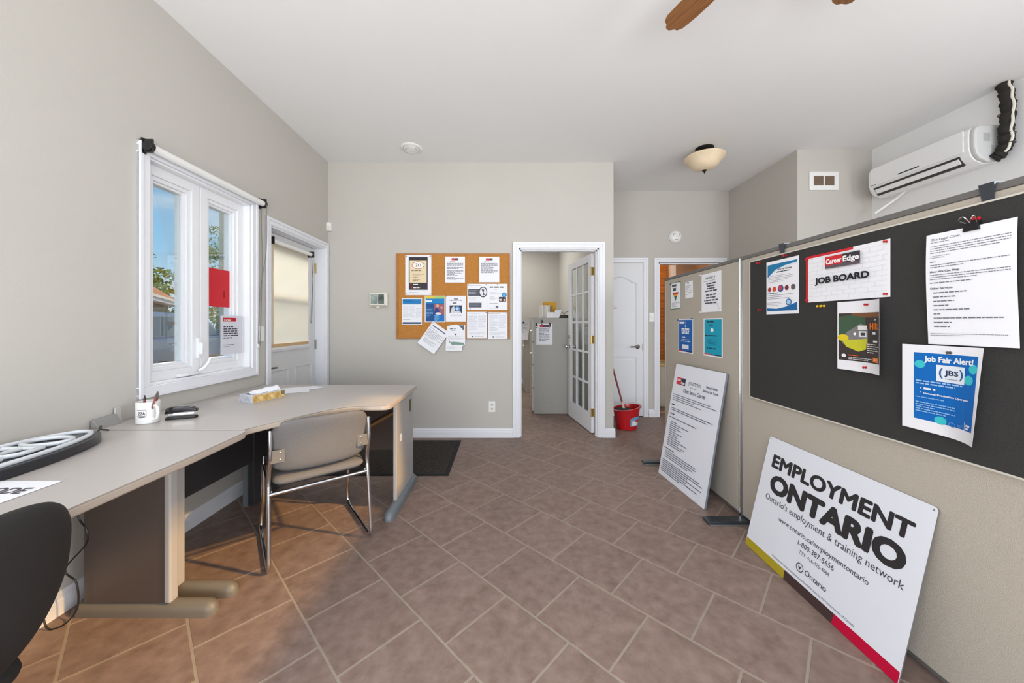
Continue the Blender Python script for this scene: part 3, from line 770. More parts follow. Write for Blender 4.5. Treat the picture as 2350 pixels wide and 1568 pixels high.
cork('newsletter', 'white newsletter with one central photo and blue balloon shape', -.681, -.463, 1.543, 1.261,
     [('r', .40, .11, .62, .14, (70, 66, 76)), ('t', 'NEWSLETTER', .5, .20, .045, (60, 58, 70), 'c', .02, .60), ('l', .34, .68, .26, .31, 1, (90, 88, 100), .8), ('r', .19, .37, .81, .67, (52, 62, 80)), ('p', [(.22, .67), (.3, .45), (.42, .4), (.46, .6), (.7, .58), (.78, .67)], (214, 210, 214)), ('e', .58, .50, .12, .09, (96, 158, 222)), ('e', .58, .50, .06, .05, (190, 214, 240)), ('l', .22, .84, .73, .80, 2, (176, 176, 188), .4, 1)], pins=((.03, .02),))
for k, (x0, x1, z1, z0, lb) in enumerate(((-.450, -.232, 1.367, 1.079, 'white two column table sheet at the lower right, nearer the board middle'), (-.223, -.011, 1.363, 1.074, 'white two column table sheet in the bottom right corner of the cork board'))):
    cork('table_sheet', lb, x0, x1, z1, z0, off=.0075, spec= [('l', .1, .9, .05, .08, 1, LG, .4), ('l', .08, .52, .12, .72, 15, (190, 194, 208), .38), ('l', .56, .94, .12, .6, 12, (198, 200, 214), .38), ('l', .1, .9, .76, .86, 3, (190, 194, 208), .38), ('r', .24, .91, .32, .94, (60, 60, 66)), ('l', .4, .9, .92, .94, 1, LG, .5)],
         pins=((.95, .03),) if k == 0 else ((.06, .04), (.95, .03)), bend=(lambda x, z: -.006*max(0, x/.11)**2-.001) if k == 0 else (lambda x, z: -.012*max(0, -x/.11)**3-.001))
sheet('letter', 'tilted white letter hanging off the bottom edge of the cork board', 'paper', (-.812, CY-.012, 1.088), 0, .216, .285,
      [('r', .12, .11, .9, .15, (92, 96, 120)), ('l', .05, .93, .22, .27, 1, (190, 190, 200), .4), ('l', .05, .95, .30, .62, 7, (120, 120, 134), .28), ('l', .12, .8, .66, .84, 5, (130, 130, 144), .28)], roll=-math.radians(35), bend=lambda x, z: -.012*max(0, -z/.14)**2, pins=((.06, .05),), group='papers on the cork board')
sheet('torn_newsletter', 'creased newsletter with a green banner and torn corner, below the cork board centre', 'paper', (-.575, CY-.014, 1.089), 0, .212, .284,
      [('p', [(.66, .03), (.94, .03), (.94, .24)], (92, 100, 116)), ('l', .22, .78, .14, .20, 1, (110, 122, 134), .7), ('l', .3, .66, .21, .25, 1, (110, 122, 134), .7), ('p', [(.42, .35), (.58, .35), (.5, .42)], (70, 74, 84)), ('l', .12, .45, .44, .62, 6, (180, 182, 190), .35), ('l', .5, .92, .44, .6, 5, (180, 182, 190), .35), ('p', [(.2, .68), (.35, .8), (.42, .78), (.95, .78), (.95, .70), (.42, .66)], (122, 156, 140)), ('l', .1, .6, .84, .95, 4, (196, 198, 204), .35)],
      outline=[(.08, .06), (.5, 0), (1, .02), (1, .76), (.86, .83), (.84, 1), (0, 1), (.02, .6)], bend=None, pins=((.2, .66),), group='papers on the cork board', thick=.001)
# cork board corner screws
tmn = thing('thermostat', 'cream thermostat with a dark reflective screen left of the cork board', 'thermostat', (-1.41, BY, 1.50))
MB().box(-.1, .1, -.028, 0, -.078, .078).build('housing', M_cream, tmn, bevel=.012, seg=4)
MB().box(-.082, -.004, -.030, -.027, -.045, .056).build('screen', mat('screen_light', (178, 192, 188), .1, scale=14, rgb2=(100, 112, 108)), tmn)
MB().box(.0, .062, -.030, -.027, -.045, .056).build('screen', mat('screen_dark', (120, 132, 124), .1, scale=20, rgb2=(44, 52, 46)), tmn)
MB().box(-.085, .085, -.034, -.027, -.070, -.060).build('lower_lip', mat('thermo_lip', (150, 146, 134), .4, var=.03), tmn, bevel=.002)
MB().box(-.02, .02, -.036, 0, -.088, -.074).build('clip_tab', M_cream, tmn, bevel=.003)
se = thing('motion_sensor', 'small white motion sensor in the corner above the entry door', 'sensor', (-1.948, BY, 2.29), 0)
MB().box(-.028, .028, -.04, 0, -.047, .047).build('housing', M_white, se, bevel=.008, seg=3)
MB().box(-.02, .02, -.0425, -.038, -.035, .005).build('lens', M_cream, se, bevel=.002)
ol = thing('power_outlet', 'white power outlet low on the back wall beside the doorway', 'outlet', (-.18, BY, .335), 0)
MB().box(-.036, .036, -.006, 0, -.059, .059).build('plate', M_white, ol, bevel=.003)
for z in (-.022, .022):
    MB().box(-.015, .015, -.009, -.005, z-.014, z+.014).build('socket', M_cream, ol, bevel=.003)
    MB().box(-.008, -.005, -.0095, -.008, z-.006, z+.006).box(.005, .008, -.0095, -.008, z-.006, z+.006).build('slot', M_black, ol)

# ================================================================== HALL / RIGHT WALL FIXTURES
sd = thing('smoke_detector', 'round white smoke detector above the hall doors', 'smoke detector', (2.213, HB, 2.393), 0)
ff = lambda a, b, c_: (a, -c_, b)
MB().lathe([(.082, 0), (.085, .012), (.078, .020), (.072, .034), (.055, .042), (0, .043)], n=32, fn=ff).build('housing', M_white, sd, smooth=True)
for a in (0, 2.1, 4.2):
    MB().tube([(.045*math.cos(a+k*.15), -.0425, .045*math.sin(a+k*.15)) for k in range(7)], .003, 6).build('slot', M_rail, sd)
vt = thing('wall_vent', 'square white framed air vent on the narrow grey wall', 'vent', (3.189, 3.575, 2.683), 0)
m = MB(); m.box(-.148, .148, -.012, 0, -.093, -.045).box(-.148, .148, -.012, 0, .050, .093).box(-.148, -.105, -.012, 0, -.045, .05).box(.105, .148, -.012, 0, -.045, .05).box(-.004, .004, -.014, 0, -.07, .05)
m.build('vent_frame', M_white, vt, bevel=.003)
MB().box(-.107, .107, -.003, 0, -.047, .052).build('backing', M_vent, vt)
for k in range(9):
    MB().box(-.106, .106, -.008, -.003, -.042+k*.0105, -.038+k*.0105).build('louvre', M_vent, vt)

# mini split air conditioner; profile in (depth from wall, z)
ac = thing('air_conditioner', 'white wall mounted split air conditioner high on the right wall', 'air conditioner', (3.681, 0, 0))
prof = [(0, 2.455), (.10, 2.445), (.165, 2.47), (.195, 2.505), (.212, 2.56), (.214, 2.66), (.205, 2.70), (.185, 2.722), (0, 2.725)]
def xac(a, b, mb, sc=1.0):
    n = len(prof); cz = 2.585
    p = [(d*sc, cz+(z-cz)*sc) for d, z in prof]
    mb.add([(-d, a, z) for d, z in p]+[(-d, b, z) for d, z in p], [tuple(range(n)), tuple(range(n, 2*n))[::-1]]+[(i, (i+1) % n, n+(i+1) % n, n+i) for i in range(n)])
    return mb
xac(2.66, 3.39, MB()).build('body', M_ac, ac, bevel=.006, seg=3)
xac(2.625, 2.66, MB(), .985).build('end_cap', mat('ac_end', (206, 206, 204), .4, var=.01), ac, bevel=.012, seg=3)
xac(3.39, 3.405, MB(), .985).build('end_cap', M_ac, ac, bevel=.006)
MB().box(-.217, -.209, 2.69, 3.38, 2.545, 2.712).build('front_panel', M_ac, ac, bevel=.004)
MB().add([(-.2085, 2.72, 2.526), (-.2085, 3.36, 2.526), (-.163, 3.36, 2.455), (-.163, 2.72, 2.455), (-.185, 2.72, 2.53), (-.185, 3.36, 2.53), (-.14, 3.36, 2.48), (-.14, 2.72, 2.48)], [(0, 1, 2, 3), (7, 6, 5, 4), (0, 4, 5, 1), (1, 5, 6, 2), (2, 6, 7, 3), (3, 7, 4, 0)]).build('air_slot', mat('ac_slot', (60, 58, 56), .6, var=.2, scale=60), ac)
MB().add([(-.206, 2.73, 2.508), (-.206, 3.35, 2.508), (-.182, 3.35, 2.472), (-.182, 2.73, 2.472), (-.198, 2.73, 2.512), (-.198, 3.35, 2.512), (-.176, 3.35, 2.476), (-.176, 2.73, 2.476)], [(0, 1, 2, 3), (7, 6, 5, 4), (0, 4, 5, 1), (1, 5, 6, 2), (2, 6, 7, 3), (3, 7, 4, 0)], ).build('flap', M_ac, ac)
MB().box(-.2185, -.216, 2.98, 3.14, 2.565, 2.574).build('display_slot', M_black, ac)
MB().box(-.218, -.216, 3.33, 3.37, 2.515+.035, 2.522+.035).build('badge', M_rail, ac)
MB().box(-.15, -.10, 2.6235, 2.6255, 2.60, 2.66).build('rating_label', mat('label_grey', (176, 176, 176), .5, var=.05), ac)
MB().box(-.09, -.075, 2.6235, 2.6255, 2.50, 2.57).build('rating_label', MATS['label_grey'], ac)
MB().tube(spline([(-.05, 3.22, 2.46), (-.07, 3.30, 2.40), (-.13, 3.37, 2.33), (-.16, 3.395, 2.30)]), .011, 10).build('drain_hose', M_white, ac, smooth=True)
ls = thing('line_set', 'ragged black foam wrapped pipes rising from the air conditioner to the ceiling', 'pipe', (3.681, 0, 0))
pts = spline([(-.055, 2.585, 2.995), (-.052, 2.57, 2.90), (-.05, 2.565, 2.78), (-.055, 2.572, 2.66), (-.05, 2.575, 2.56), (-.06, 2.60, 2.49), (-.075, 2.625, 2.465)], 8)
rr = [.036*(1+.20*math.sin(i*1.7)*math.sin(i*.6+1)) for i in range(len(pts))]
MB().tube(pts, rr, 14).build('foam_sleeve', M_foam, ls, smooth=True)
MB().tube([(p[0]-.012, p[1]-.036+.004*math.sin(i*.8), p[2]) for i, p in enumerate(pts[:-8])], .008, 8).build('white_cable', M_cream, ls, smooth=True)
for z in (2.77, 2.62, 2.55):
    MB().tube([(-.052+.040*math.cos(k*PI/8), 2.572+.040*math.sin(k*PI/8), z) for k in range(16)], .003, 6, closed=True).build('tie', M_black, ls)

# ceiling fixtures
cl = thing('ceiling_light', 'flush ceiling light with a marbled cream glass bowl and bronze cap', 'ceiling light', (1.965, 3.54, H))
MB().lathe([(.03, -.004), (.085, -.004), (.085, -.012), (.06, -.03), (.022, -.04), (.012, -.06), (.012, -.10)][::1], n=28).lathe([(.085, 0), (.085, -.006)], n=28).build('canopy', M_bronze, cl, smooth=True)
MB().lathe([(.10, -.085), (.17, -.082), (.186, -.092), (.188, -.105), (.165, -.125), (.142, -.150), (.128, -.175), (.10, -.20), (.06, -.216), (0, -.222)], n=40).build('glass_bowl', M_alab, cl, smooth=True)
MB().lathe([(.02, -.218), (.022, -.224), (.012, -.232), (.006, -.238), (.008, -.246), (0, -.256)], n=16).build('finial', M_bronze, cl, smooth=True)
cv = thing('ceiling_vent', 'round white ceiling air diffuser near the back wall', 'vent', (-.972, 3.53, H))
MB().lathe([(.105, 0), (.108, -.006), (.098, -.014), (.082, -.016), (.078, -.006)], n=40).build('outer_ring', M_white, cv, smooth=True)
MB().lathe([(.07, -.006), (.072, -.02), (.062, -.024), (.055, -.012)], n=40).build('middle_ring', M_white, cv, smooth=True)
MB().lathe([(.045, -.01), (.046, -.026), (0, -.030)], n=32).build('centre_disc', M_white, cv, smooth=True)
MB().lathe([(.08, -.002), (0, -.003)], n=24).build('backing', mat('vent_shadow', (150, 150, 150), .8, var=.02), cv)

fan = thing('ceiling_fan', 'ceiling fan with medium brown wooden blades, only blade tips in view', 'ceiling fan', (1.14, 1.21, 0))
MB().lathe([(.07, 3.0), (.07, 2.97), (.015, 2.95), (.015, 2.90), (.09, 2.88), (.11, 2.84), (.11, 2.77), (.08, 2.74), (0, 2.73)], n=28).build('motor', M_bronze, fan, smooth=True)
for a in (114.4, 44.4, -27.6, -99.6, -171.6):
    ar = math.radians(a); w0, w1 = .045, .062
    pg = [(.17, -w0), (.60, -w1), (.675, -w1*.93), (.70, -w1*.72), (.705, -w1*.45), (.722, -.012), (.725, 0), (.722, .012), (.705, w1*.45), (.70, w1*.72), (.675, w1*.93), (.60, w1), (.17, w0)]
    q = MB().prism(pg, 2.797, 2.804, lambda x, y, z: (x, y, z+y*.16))
    b = q.build('blade', M_wood, fan, rot=(0, 0, ar), bevel=.001)
    MB().box(.08, .24, -.018, .018, 2.804, 2.812).build('blade_arm', M_bronze, b)

# ================================================================== INNER OFFICE CONTENTS
fc = thing('filing_cabinet', 'tall grey filing cabinet seen side on through the french door', 'filing cabinet', (.345, 4.85, 0))
MB().box(0, .56, 0, .46, .0, 1.318).build('cabinet_body', M_cab, fc, bevel=.004)
for k in range(4):
    dd = MB().box(-.018, 0, .01, .45, .04+k*.318, .35+k*.318).build('drawer', M_cab2, fc, bevel=.003)
    MB().box(-.03, -.018, .16, .30, .18+k*.318, .20+k*.318).build('handle', M_chrome, dd)
f2 = thing('filing_cabinet', 'lighter filing cabinet behind the grey one, mostly hidden', 'filing cabinet', (.295, 6.35, 0))
MB().box(0, .5, 0, .46, 0, 1.36).build('cabinet_body', M_cab2, f2, bevel=.004)
for k in range(4):
    dd = MB().box(-.018, 0, .01, .45, .04+k*.325, .355+k*.325).build('drawer', M_cab2, f2, bevel=.003)
    MB().box(-.03, -.018, .16, .30, .18+k*.325, .20+k*.325).build('handle', M_chrome, dd)
sheet('cabinet_notice', 'white notice with a red and black heading held by magnets on the grey cabinet', 'paper', (.492, 4.848, 1.095), 0, .222, .29,
      [('r', .22, .06, .42, .17, (196, 36, 60)), ('r', .42, .06, .80, .17, (84, 50, 60)), ('l', .18, .82, .22, .84, 11, (128, 130, 150), .5)], bend=lambda x, z: -.0015)
sheet('cabinet_notice', 'curled white page hanging from the far light cabinet', 'paper', (.25, 6.33, 1.14), 0, .24, .36, [('l', .15, .85, .2, .7, 8, (170, 180, 196), .4)], bend=lambda x, z: -.02*(z/.18)**2-.004, roll=-.15)
for x, z, lb in ((.385, 1.215, 'left'), (.462, 1.258, 'upper middle'), (.565, 1.222, 'right')):
    q = thing('magnetic_clip', 'black oval magnetic clip at the %s of the cabinet notice' % lb, 'clip', (x, 4.85, z), 0, 'magnetic clips on the grey cabinet')
    MB().lathe([(.018, 0), (.020, .006), (.016, .014), (0, .017)], n=18, fn=lambda a, b, c_: (a*.8, -c_, b*1.7)).build('clip_body', M_black, q, smooth=True)
    MB().box(-.006, .006, -.02, -.012, -.026, -.008).build('clip_tip', M_nickel, q, bevel=.002)
q = thing('magnetic_clip', 'black oval magnetic clip on the far light cabinet', 'clip', (.265, 6.33, 1.27), 0)
MB().lathe([(.018, 0), (.020, .006), (.016, .014), (0, .017)], n=18, fn=lambda a, b, c_: (a*.8, -c_, b*1.7)).build('clip_body', M_black, q, smooth=True)
# stuff on top of the cabinet: every pad is a thing
cols = [(228, 224, 214), (236, 234, 230), (214, 206, 196), (232, 230, 226), (240, 238, 236), (206, 196, 176), (92, 84, 60)]
x = .445
for k, c in enumerate(cols):
    wd = .017+.004*(k % 3)
    o = MB().box(x, x+wd, 4.93, 5.10, 1.3185, 1.3185+.17+.012*(k % 2)).build('booklet', mat('booklet_%d' % k, c, .7, var=.03), bevel=.001)
    names = ['first', 'second', 'third', 'fourth', 'fifth', 'sixth', 'last, dark olive']
    tag(o, 'thin upright booklet on the grey cabinet, %s from the left in its row' % names[k], 'booklet', 'booklets standing on the grey cabinet'); x += wd+.002
o = MB().box(.50, .70, 5.14, 5.17, 1.3185, 1.56).build('yellow_folder', mat('folder_yellow', (226, 168, 48), .6, var=.04), bevel=.002); tag(o, 'yellow folder standing behind the booklets on the grey cabinet', 'folder')
o = MB().add([(.61, 4.90, 1.3185), (.70, 4.90, 1.3185), (.745, 4.94, 1.43), (.655, 4.94, 1.43), (.61, 4.905, 1.3185), (.70, 4.905, 1.3185), (.745, 4.945, 1.43), (.655, 4.945, 1.43)], [(0, 1, 2, 3), (7, 6, 5, 4), (0, 4, 5, 1), (1, 5, 6, 2), (2, 6, 7, 3), (3, 7, 4, 0)]).build('white_card', M_paper); tag(o, 'leaning white card on the grey cabinet beside the cables', 'card')
o = MB().box(.53, .63, 4.905, 4.925, 1.3185, 1.40).build('white_box', M_white, bevel=.003); tag(o, 'small white box in front of the booklets', 'box')
hs = thing('phone_headset', 'black headset with looped cables on the right of the grey cabinet', 'headset', (.80, 4.96, 1.3185))
MB().tube([(.04*math.cos(a*.3)-.06, 0, .045+.04*math.sin(a*.3)) for a in range(12)], .003, 6).tube([(.055*math.cos(a*.3)+.04, .02, .04+.05*math.sin(a*.3)) for a in range(12)], .003, 6).build('cable', M_rub, hs)
MB().box(-.10, .09, -.015, .03, 0.0, .04).build('receiver', M_black, hs, bevel=.012)
MB().lathe([(.02, 0), (.03, .01), (.03, .05), (.02, .06), (0, .06)], c=(.07, 0, .02), n=14).build('ear_cup', M_black, hs, smooth=True)

# ================================================================== BUCKET AND MOP
bk = thing('mop_bucket', 'red plastic mop bucket with a printed label on the hall floor', 'bucket', (1.395, 4.17, 0))
el = lambda a, b, c_: (a*1.15, b, c_)
rimz = lambda a, z: z
def bf(a, b, c_):
    r = math.hypot(a, b)
    t_ = max(0, (c_-.18)/.10)
    return (a*1.12, b, c_-t_*.025*(1-(a/.14 if r > 0 else 0)))
MB().lathe([(0, .004), (.095, .0), (.105, .008), (.135, .262), (.150, .268), (.150, .280), (.130, .280), (.102, .02), (0, .014)], n=40, fn=bf).build('bucket_shell', M_red, bk, smooth=True)
m = MB(); n_ = 8; vs = []
for i in range(n_+1):
    a = math.radians(-88+i*9)
    for z, r in ((.055, .1125), (.165, .1245)):
        vs.append((r*1.12*math.cos(a), r*math.sin(a), z))
m.use(ink((96, 150, 182))).add(vs, [(i*2, i*2+2, i*2+3, i*2+1) for i in range(n_)])
vs2 = []
for i in range(5):
    a = math.radians(-78+i*10)
    for z, r in ((.065, .1145), (.115, .120)): vs2.append((r*1.12*math.cos(a), r*math.sin(a), z))
m.use(ink((222, 214, 206))).add(vs2, [(i*2, i*2+2, i*2+3, i*2+1) for i in range(4)])
vs2 = []
for i in range(4):
    a = math.radians(-60+i*10)
    for z, r in ((.10, .1186), (.13, .1220)): vs2.append((r*1.12*math.cos(a), r*math.sin(a), z))
m.use(ink((190, 40, 56))).add(vs2, [(i*2, i*2+2, i*2+3, i*2+1) for i in range(3)])
m.build('bucket_label', None, bk)
MB().lathe([(.085, .235), (.088, .215), (.03, .13), (.02, .14), (.07, .225)], c=(-.04, 0, 0), n=24).build('wringer', M_rub, bk, smooth=True)
mp_ = thing('mop', 'mop with a dark red handle standing in the red bucket', 'mop', (1.37, 4.19, 0))
a0 = Vector((.03, -.02, .10)); a1 = Vector((-.22, .30, 1.32))
d_ = a1-a0
MB().cyl(a0+d_*.16, a1, .011, 12).build('handle', mat('mop_handle', (122, 24, 34), .4, var=.05), mp_, smooth=True)
MB().tube([a0+d_*.02, a0+d_*.17], [.018, .013], 12).build('ferrule', mat('mop_ferrule', (206, 176, 160), .5, var=.03), mp_, smooth=True)
m = MB()
for k in range(26):
    a = k*2.4; r = .02+.03*(k % 3)/2
    m.tube(spline([tuple(a0), (a0.x+r*.6*math.cos(a), a0.y+r*.6*math.sin(a), .09), (a0.x+r*math.cos(a), a0.y+r*math.sin(a), .035)], 3), .006, 5)
m.build('mop_strings', M_cream, mp_, kind='stuff')

# ================================================================== PARTITION PANELS
def panel(name, label, ya, yb, h=1.665):
    r = thing(name, label, 'partition', (PX, 0, 0), -PI/2, 'grey beige partition panels')
    xa, xb = -yb, -ya      # local x = -Y
    MB().box(xa+.012, xb-.012, .0, .05, .030, h-.022).build('fabric_panel', M_part, r, bevel=.006, seg=3)
    MB().box(xa, xb, -.002, .052, h-.022, h).build('top_rail', M_rail, r, bevel=.003)
    MB().box(xa, xb, .008, .042, .010, .03).build('bottom_rail', M_rail, r, bevel=.003)
    for x in (xa, xb-.011): MB().box(x, x+.011, .0, .05, .012, h-.022).build('end_post', M_post, r, bevel=.002)
    return r
p1 = panel('partition', 'narrower partition panel with the small posters, far end', 2.262, 3.345)
p2 = panel('partition', 'near partition panel carrying the black job board', .62, 2.248)
pf = MB().cyl((0, 0, .01), (0, 0, 1.655), .0055, 10).build('partition_post', M_chrome); pf.location = (PX-.002, 2.255, 0); tag(pf, 'slim chrome post in the seam between the two partition panels', 'post')
xfp = lambda x, y, z: (-y, x-PX, z)
mat('steel_dark', (74, 80, 88), .3, .6, var=.2, scale=12)
for pr_, ya_, yb_, x0_ in ((p2, 2.165, 2.235, 1.225), (p1, 3.10, 3.16, 1.19)):
    ft = MB().box(x0_, 1.56, ya_, yb_, .006, .024).build('foot', MATS['steel_dark'], pr_, bevel=.006, seg=3, xf=xfp)
    MB().box(x0_+.01, 1.56, ya_-.010, yb_-.010, 0, .008).build('foot_plate', M_post, ft, bevel=.002, xf=xfp)

jb = thing('pin_board', 'long black fabric pin board hanging on the near partition', 'notice board', (PX, 0, 0), -PI/2)
MB().box(-2.137, -.90, -.016, -.004, .80, 1.61).build('board_fabric', M_pin, jb)
m = MB(); m.box(-2.140, -.90, -.018, -.002, 1.61, 1.616).box(-2.140, -.90, -.018, -.002, .794, .80).box(-2.143, -2.137, -.018, -.002, .794, 1.616).box(-.90, -.894, -.018, -.002, .794, 1.616)
m.build('board_frame', M_pinedge, jb)
for y, lb in ((1.90, 'left hand'), (1.085, 'right hand')):
    q = thing('panel_hook', 'dark metal hook over the panel top, the %s one holding the pin board' % lb, 'hook', (PX, y, 0), -PI/2, 'hooks holding the black pin board')
    MB().prism([(-.018, 1.667), (.018, 1.667), (.011, 1.585), (-.004, 1.585)], -.012, -.006, lambda x, y_, z_: (x, z_, y_)).build('hook_plate', MATS['steel_dark'], q)
    MB().box(-.018, .018, -.012, .06, 1.667, 1.671).box(-.018, .018, .056, .06, 1.62, 1.669).build('hook_bridge', MATS['steel_dark'], q)

FY = PX-.0012
def pan(name, label, ya, yb, z1, z0, spec, x=None, **k):   # on the partition: ya = left edge (far), yb = right edge (near)
    k.setdefault('group', 'papers on the partition')
    return sheet(name, label, k.pop('cat', 'poster'), ((FY if x is None else x), (ya+yb)/2, (z0+z1)/2), -PI/2, ya-yb, z1-z0, spec, **k)
DK = (70, 70, 80); WH = (236, 240, 246)
pan('poster', 'small green bordered poster with a red yellow green ice cream cone shape', 3.222, 3.028, 1.605, 1.369,
    [('r', 0, 0, 1, .02, (60, 120, 80)), ('r', 0, .975, 1, 1, (60, 120, 80)), ('r', .97, 0, 1, 1, (60, 120, 80)), ('r', 0, 0, .025, 1, (60, 120, 80)), ('l', .15, .9, .07, .16, 1, (90, 96, 96), .9), ('l', .25, .8, .20, .32, 1, (70, 80, 76), .9),
     ('p', [(.25, .38), (.8, .38), (.72, .46), (.3, .46)], (206, 44, 40)), ('p', [(.3, .46), (.72, .46), (.66, .52), (.36, .52)], (232, 180, 60)), ('p', [(.36, .52), (.66, .52), (.52, .70)], (40, 120, 80)), ('l', .15, .9, .76, .94, 4, LG, .35)], pins=((.06, .03), (.95, .02)))
pan('note', 'tiny white note pinned near the top of the far partition', 2.952, 2.830, 1.586, 1.450, [('l', .15, .8, .25, .85, 6, LG, .3)], cat='paper', pins=((.45, .08),), roll=.03)
pan('poster', 'white RESPECT poster with lines of dark text', 2.703, 2.452, 1.612, 1.325,
    [('t', 'RESPECT', .48, .15, .055, (70, 66, 76), 'c', .02, .5), ('l', .12, .85, .19, .22, 1, LG, .5), ('l', .2, .8, .25, .50, 4, (74, 72, 84), .55, 1), ('l', .14, .86, .54, .82, 4, (84, 82, 94), .5, 1), ('p', [(.74, .74), (.80, .74), (.95, .96), (.90, .97)], (222, 222, 226))], pins=((-.04, .0), (-.04, .99), (.97, .99)), pin_mat=M_white)
pan('poster', 'narrow royal blue poster with white wording, lower left of the far partition', 3.07, 2.828, 1.280, .996,
    [('r', .04, .03, .96, .97, (22, 96, 176)), ('l', .08, .92, .085, .15, 1, WH, .9), ('r', .47, .18, .51, .25, WH), ('l', .2, .78, .28, .46, 3, WH, .6, 1), ('l', .26, .72, .53, .57, 1, WH, .6), ('l', .08, .92, .60, .70, 2, (200, 216, 236), .5, 1), ('r', .28, .76, .72, .89, (226, 232, 240)), ('r', .04, .93, .35, .97, (190, 50, 60)), ('r', .6, .93, .96, .97, (30, 60, 110))], pins=((.0, .03), (.97, .0)), pin_mat=mat('pin_navy', (30, 60, 90), .4))
pan('poster', 'teal poster with dark wording and a white cup, lower right of the far partition', 2.675, 2.437, 1.279, 1.000,
    [('r', .05, .03, .95, .96, (14, 158, 186)), ('l', .2, .72, .07, .12, 1, (30, 60, 76), .8), ('l', .32, .62, .16, .20, 1, (30, 60, 76), .8), ('e', .47, .31, .08, .05, WH), ('l', .08, .94, .44, .475, 1, (20, 50, 66), .8), ('l', .14, .82, .55, .70, 4, (16, 96, 120), .35, 1), ('l', .18, .8, .77, .83, 1, (20, 70, 90), .6), ('r', .04, .93, .38, .96, (200, 90, 100)), ('r', .38, .94, .95, .965, (40, 60, 90))])
# near board
NB = PX-.0165
pan('flyer', 'white and blue hiring flyer with a row of small round photos', 2.002, 1.779, 1.585, 1.292,
    [('p', [(.04, .06), (.96, .06), (.96, .10), (.6, .12), (.3, .17), (.12, .26), (.04, .30)], (30, 120, 168)), ('p', [(.12, .26), (.3, .175), (.6, .125), (.96, .105), (.96, .13), (.6, .14), (.3, .2)], (214, 226, 238)),
     ('t', "We're Hiring", .36, .19, .034, (40, 44, 70), 'l', .02, .44), ('l', .34, .92, .21, .24, 1, DK, .6), ('l', .07, .85, .28, .42, 5, LG, .28), ('e', .11, .53, .055, .045, (160, 60, 56)), ('e', .27, .53, .065, .05, (214, 80, 56)), ('e', .47, .53, .09, .065, (36, 78, 134)), ('e', .46, .52, .06, .045, (186, 70, 90)), ('e', .66, .53, .06, .045, (120, 40, 52)), ('e', .85, .53, .065, .05, (104, 86, 96)),
     ('l', .05, .55, .60, .62, 1, (60, 90, 130), .7), ('l', .05, .85, .64, .74, 3, LG, .28), ('e', .72, .79, .09, .06, (60, 120, 180)), ('e', .72, .79, .06, .04, (170, 204, 232)), ('l', .05, .5, .78, .86, 3, LG, .28), ('p', [(.04, .88), (.35, .90), (.65, .87), (.96, .80), (.96, .94), (.04, .94)], (26, 104, 164))], x=NB, pins=())
def wave(x, z): return -.004-.004*math.sin(z*12)
rr_ = [('r', 0, 0, .035, 1, (206, 40, 52)), ('r', 0, 0, .62, .05, (206, 40, 52))]
br = []
for j in range(10):
    br.append(('r', .05, .075+j*.09, .985, .079+j*.09, (206, 208, 212)))
    for i in range(7):
        xx = .1+i*.14+(.07 if j % 2 else 0)
        if xx < .97: br.append(('r', xx, .08+j*.09, xx+.003, .165+j*.09 if j < 9 else .97, (206, 208, 212)))
pan('poster', 'white brick patterned JOB BOARD poster with red left edge', 1.732, 1.350, 1.566, 1.343,
    rr_+br+[('r', .30, .10, .515, .30, (206, 44, 48)), ('r', .515, .10, .72, .30, (58, 54, 62)), ('r', .30, .28, .72, .34, (96, 84, 92)), ('t', 'Career', .31, .25, .11, (250, 244, 244), 'l', .035, .20), ('t', 'Edge', .525, .25, .11, (250, 248, 248), 'l', .035, .185), ('t', 'JOB BOARD', .16, .62, .13, (34, 34, 40), 'l', .045, .66)],
    x=NB-.003, pins=((.03, .06), (.03, .95), (.97, .04), (.97, .95)), pin_mat=mat('pin_red', (186, 24, 36), .35), thick=.0006)
pan('flyer', 'curled hiring flyer with orange lettering and a car photo, below the JOB BOARD poster', 1.549, 1.338, 1.334, 1.043,
    [('r', .03, .17, 1, .86, (64, 56, 54)), ('r', .3, .17, 1, .24, (128, 84, 56)), ('p', [(.03, .22), (.3, .2), (.6, .24), (.6, .35), (.3, .5), (.03, .52)], (66, 92, 70)), ('p', [(.2, .45), (.5, .32), (.66, .4), (.66, .6), (.1, .62)], (128, 124, 128)), ('e', .13, .53, .12, .05, (226, 202, 40)), ('p', [(.1, .56), (.4, .55), (.64, .53), (.62, .68), (.45, .72), (.2, .66)], (202, 200, 50)), ('r', .44, .35, .64, .41, (232, 232, 230)), ('r', .46, .43, .63, .51, (226, 228, 228)), ('r', .50, .45, .60, .49, (66, 66, 70)), ('e', .38, .47, .03, .02, (245, 245, 245)),
     ('t', 'M', .86, .29, .035, WH, 'l', .02), ('t', 'HIRI', .72, .40, .085, (240, 130, 30), 'l', .02, .27), ('l', .8, 1.0, .44, .49, 1, WH, .6), ('l', .82, 1.0, .55, .58, 1, WH, .8), ('l', .66, 1.0, .60, .74, 5, (222, 220, 222), .45), ('e', .16, .79, .05, .025, WH), ('l', .26, .62, .77, .79, 1, (220, 96, 50), .7), ('l', .26, .8, .805, .85, 2, (200, 200, 204), .5), ('r', .82, .78, 1, .84, (240, 130, 40)), ('l', .86, .98, .80, .83, 1, WH, .5)],
    x=NB-.012, bend=lambda x, z: -.008-.035*max(0, (x+.02)/.12)**2, pins=((.65, .06), (.62, .93)), pin_mat=MATS['pin_red'])
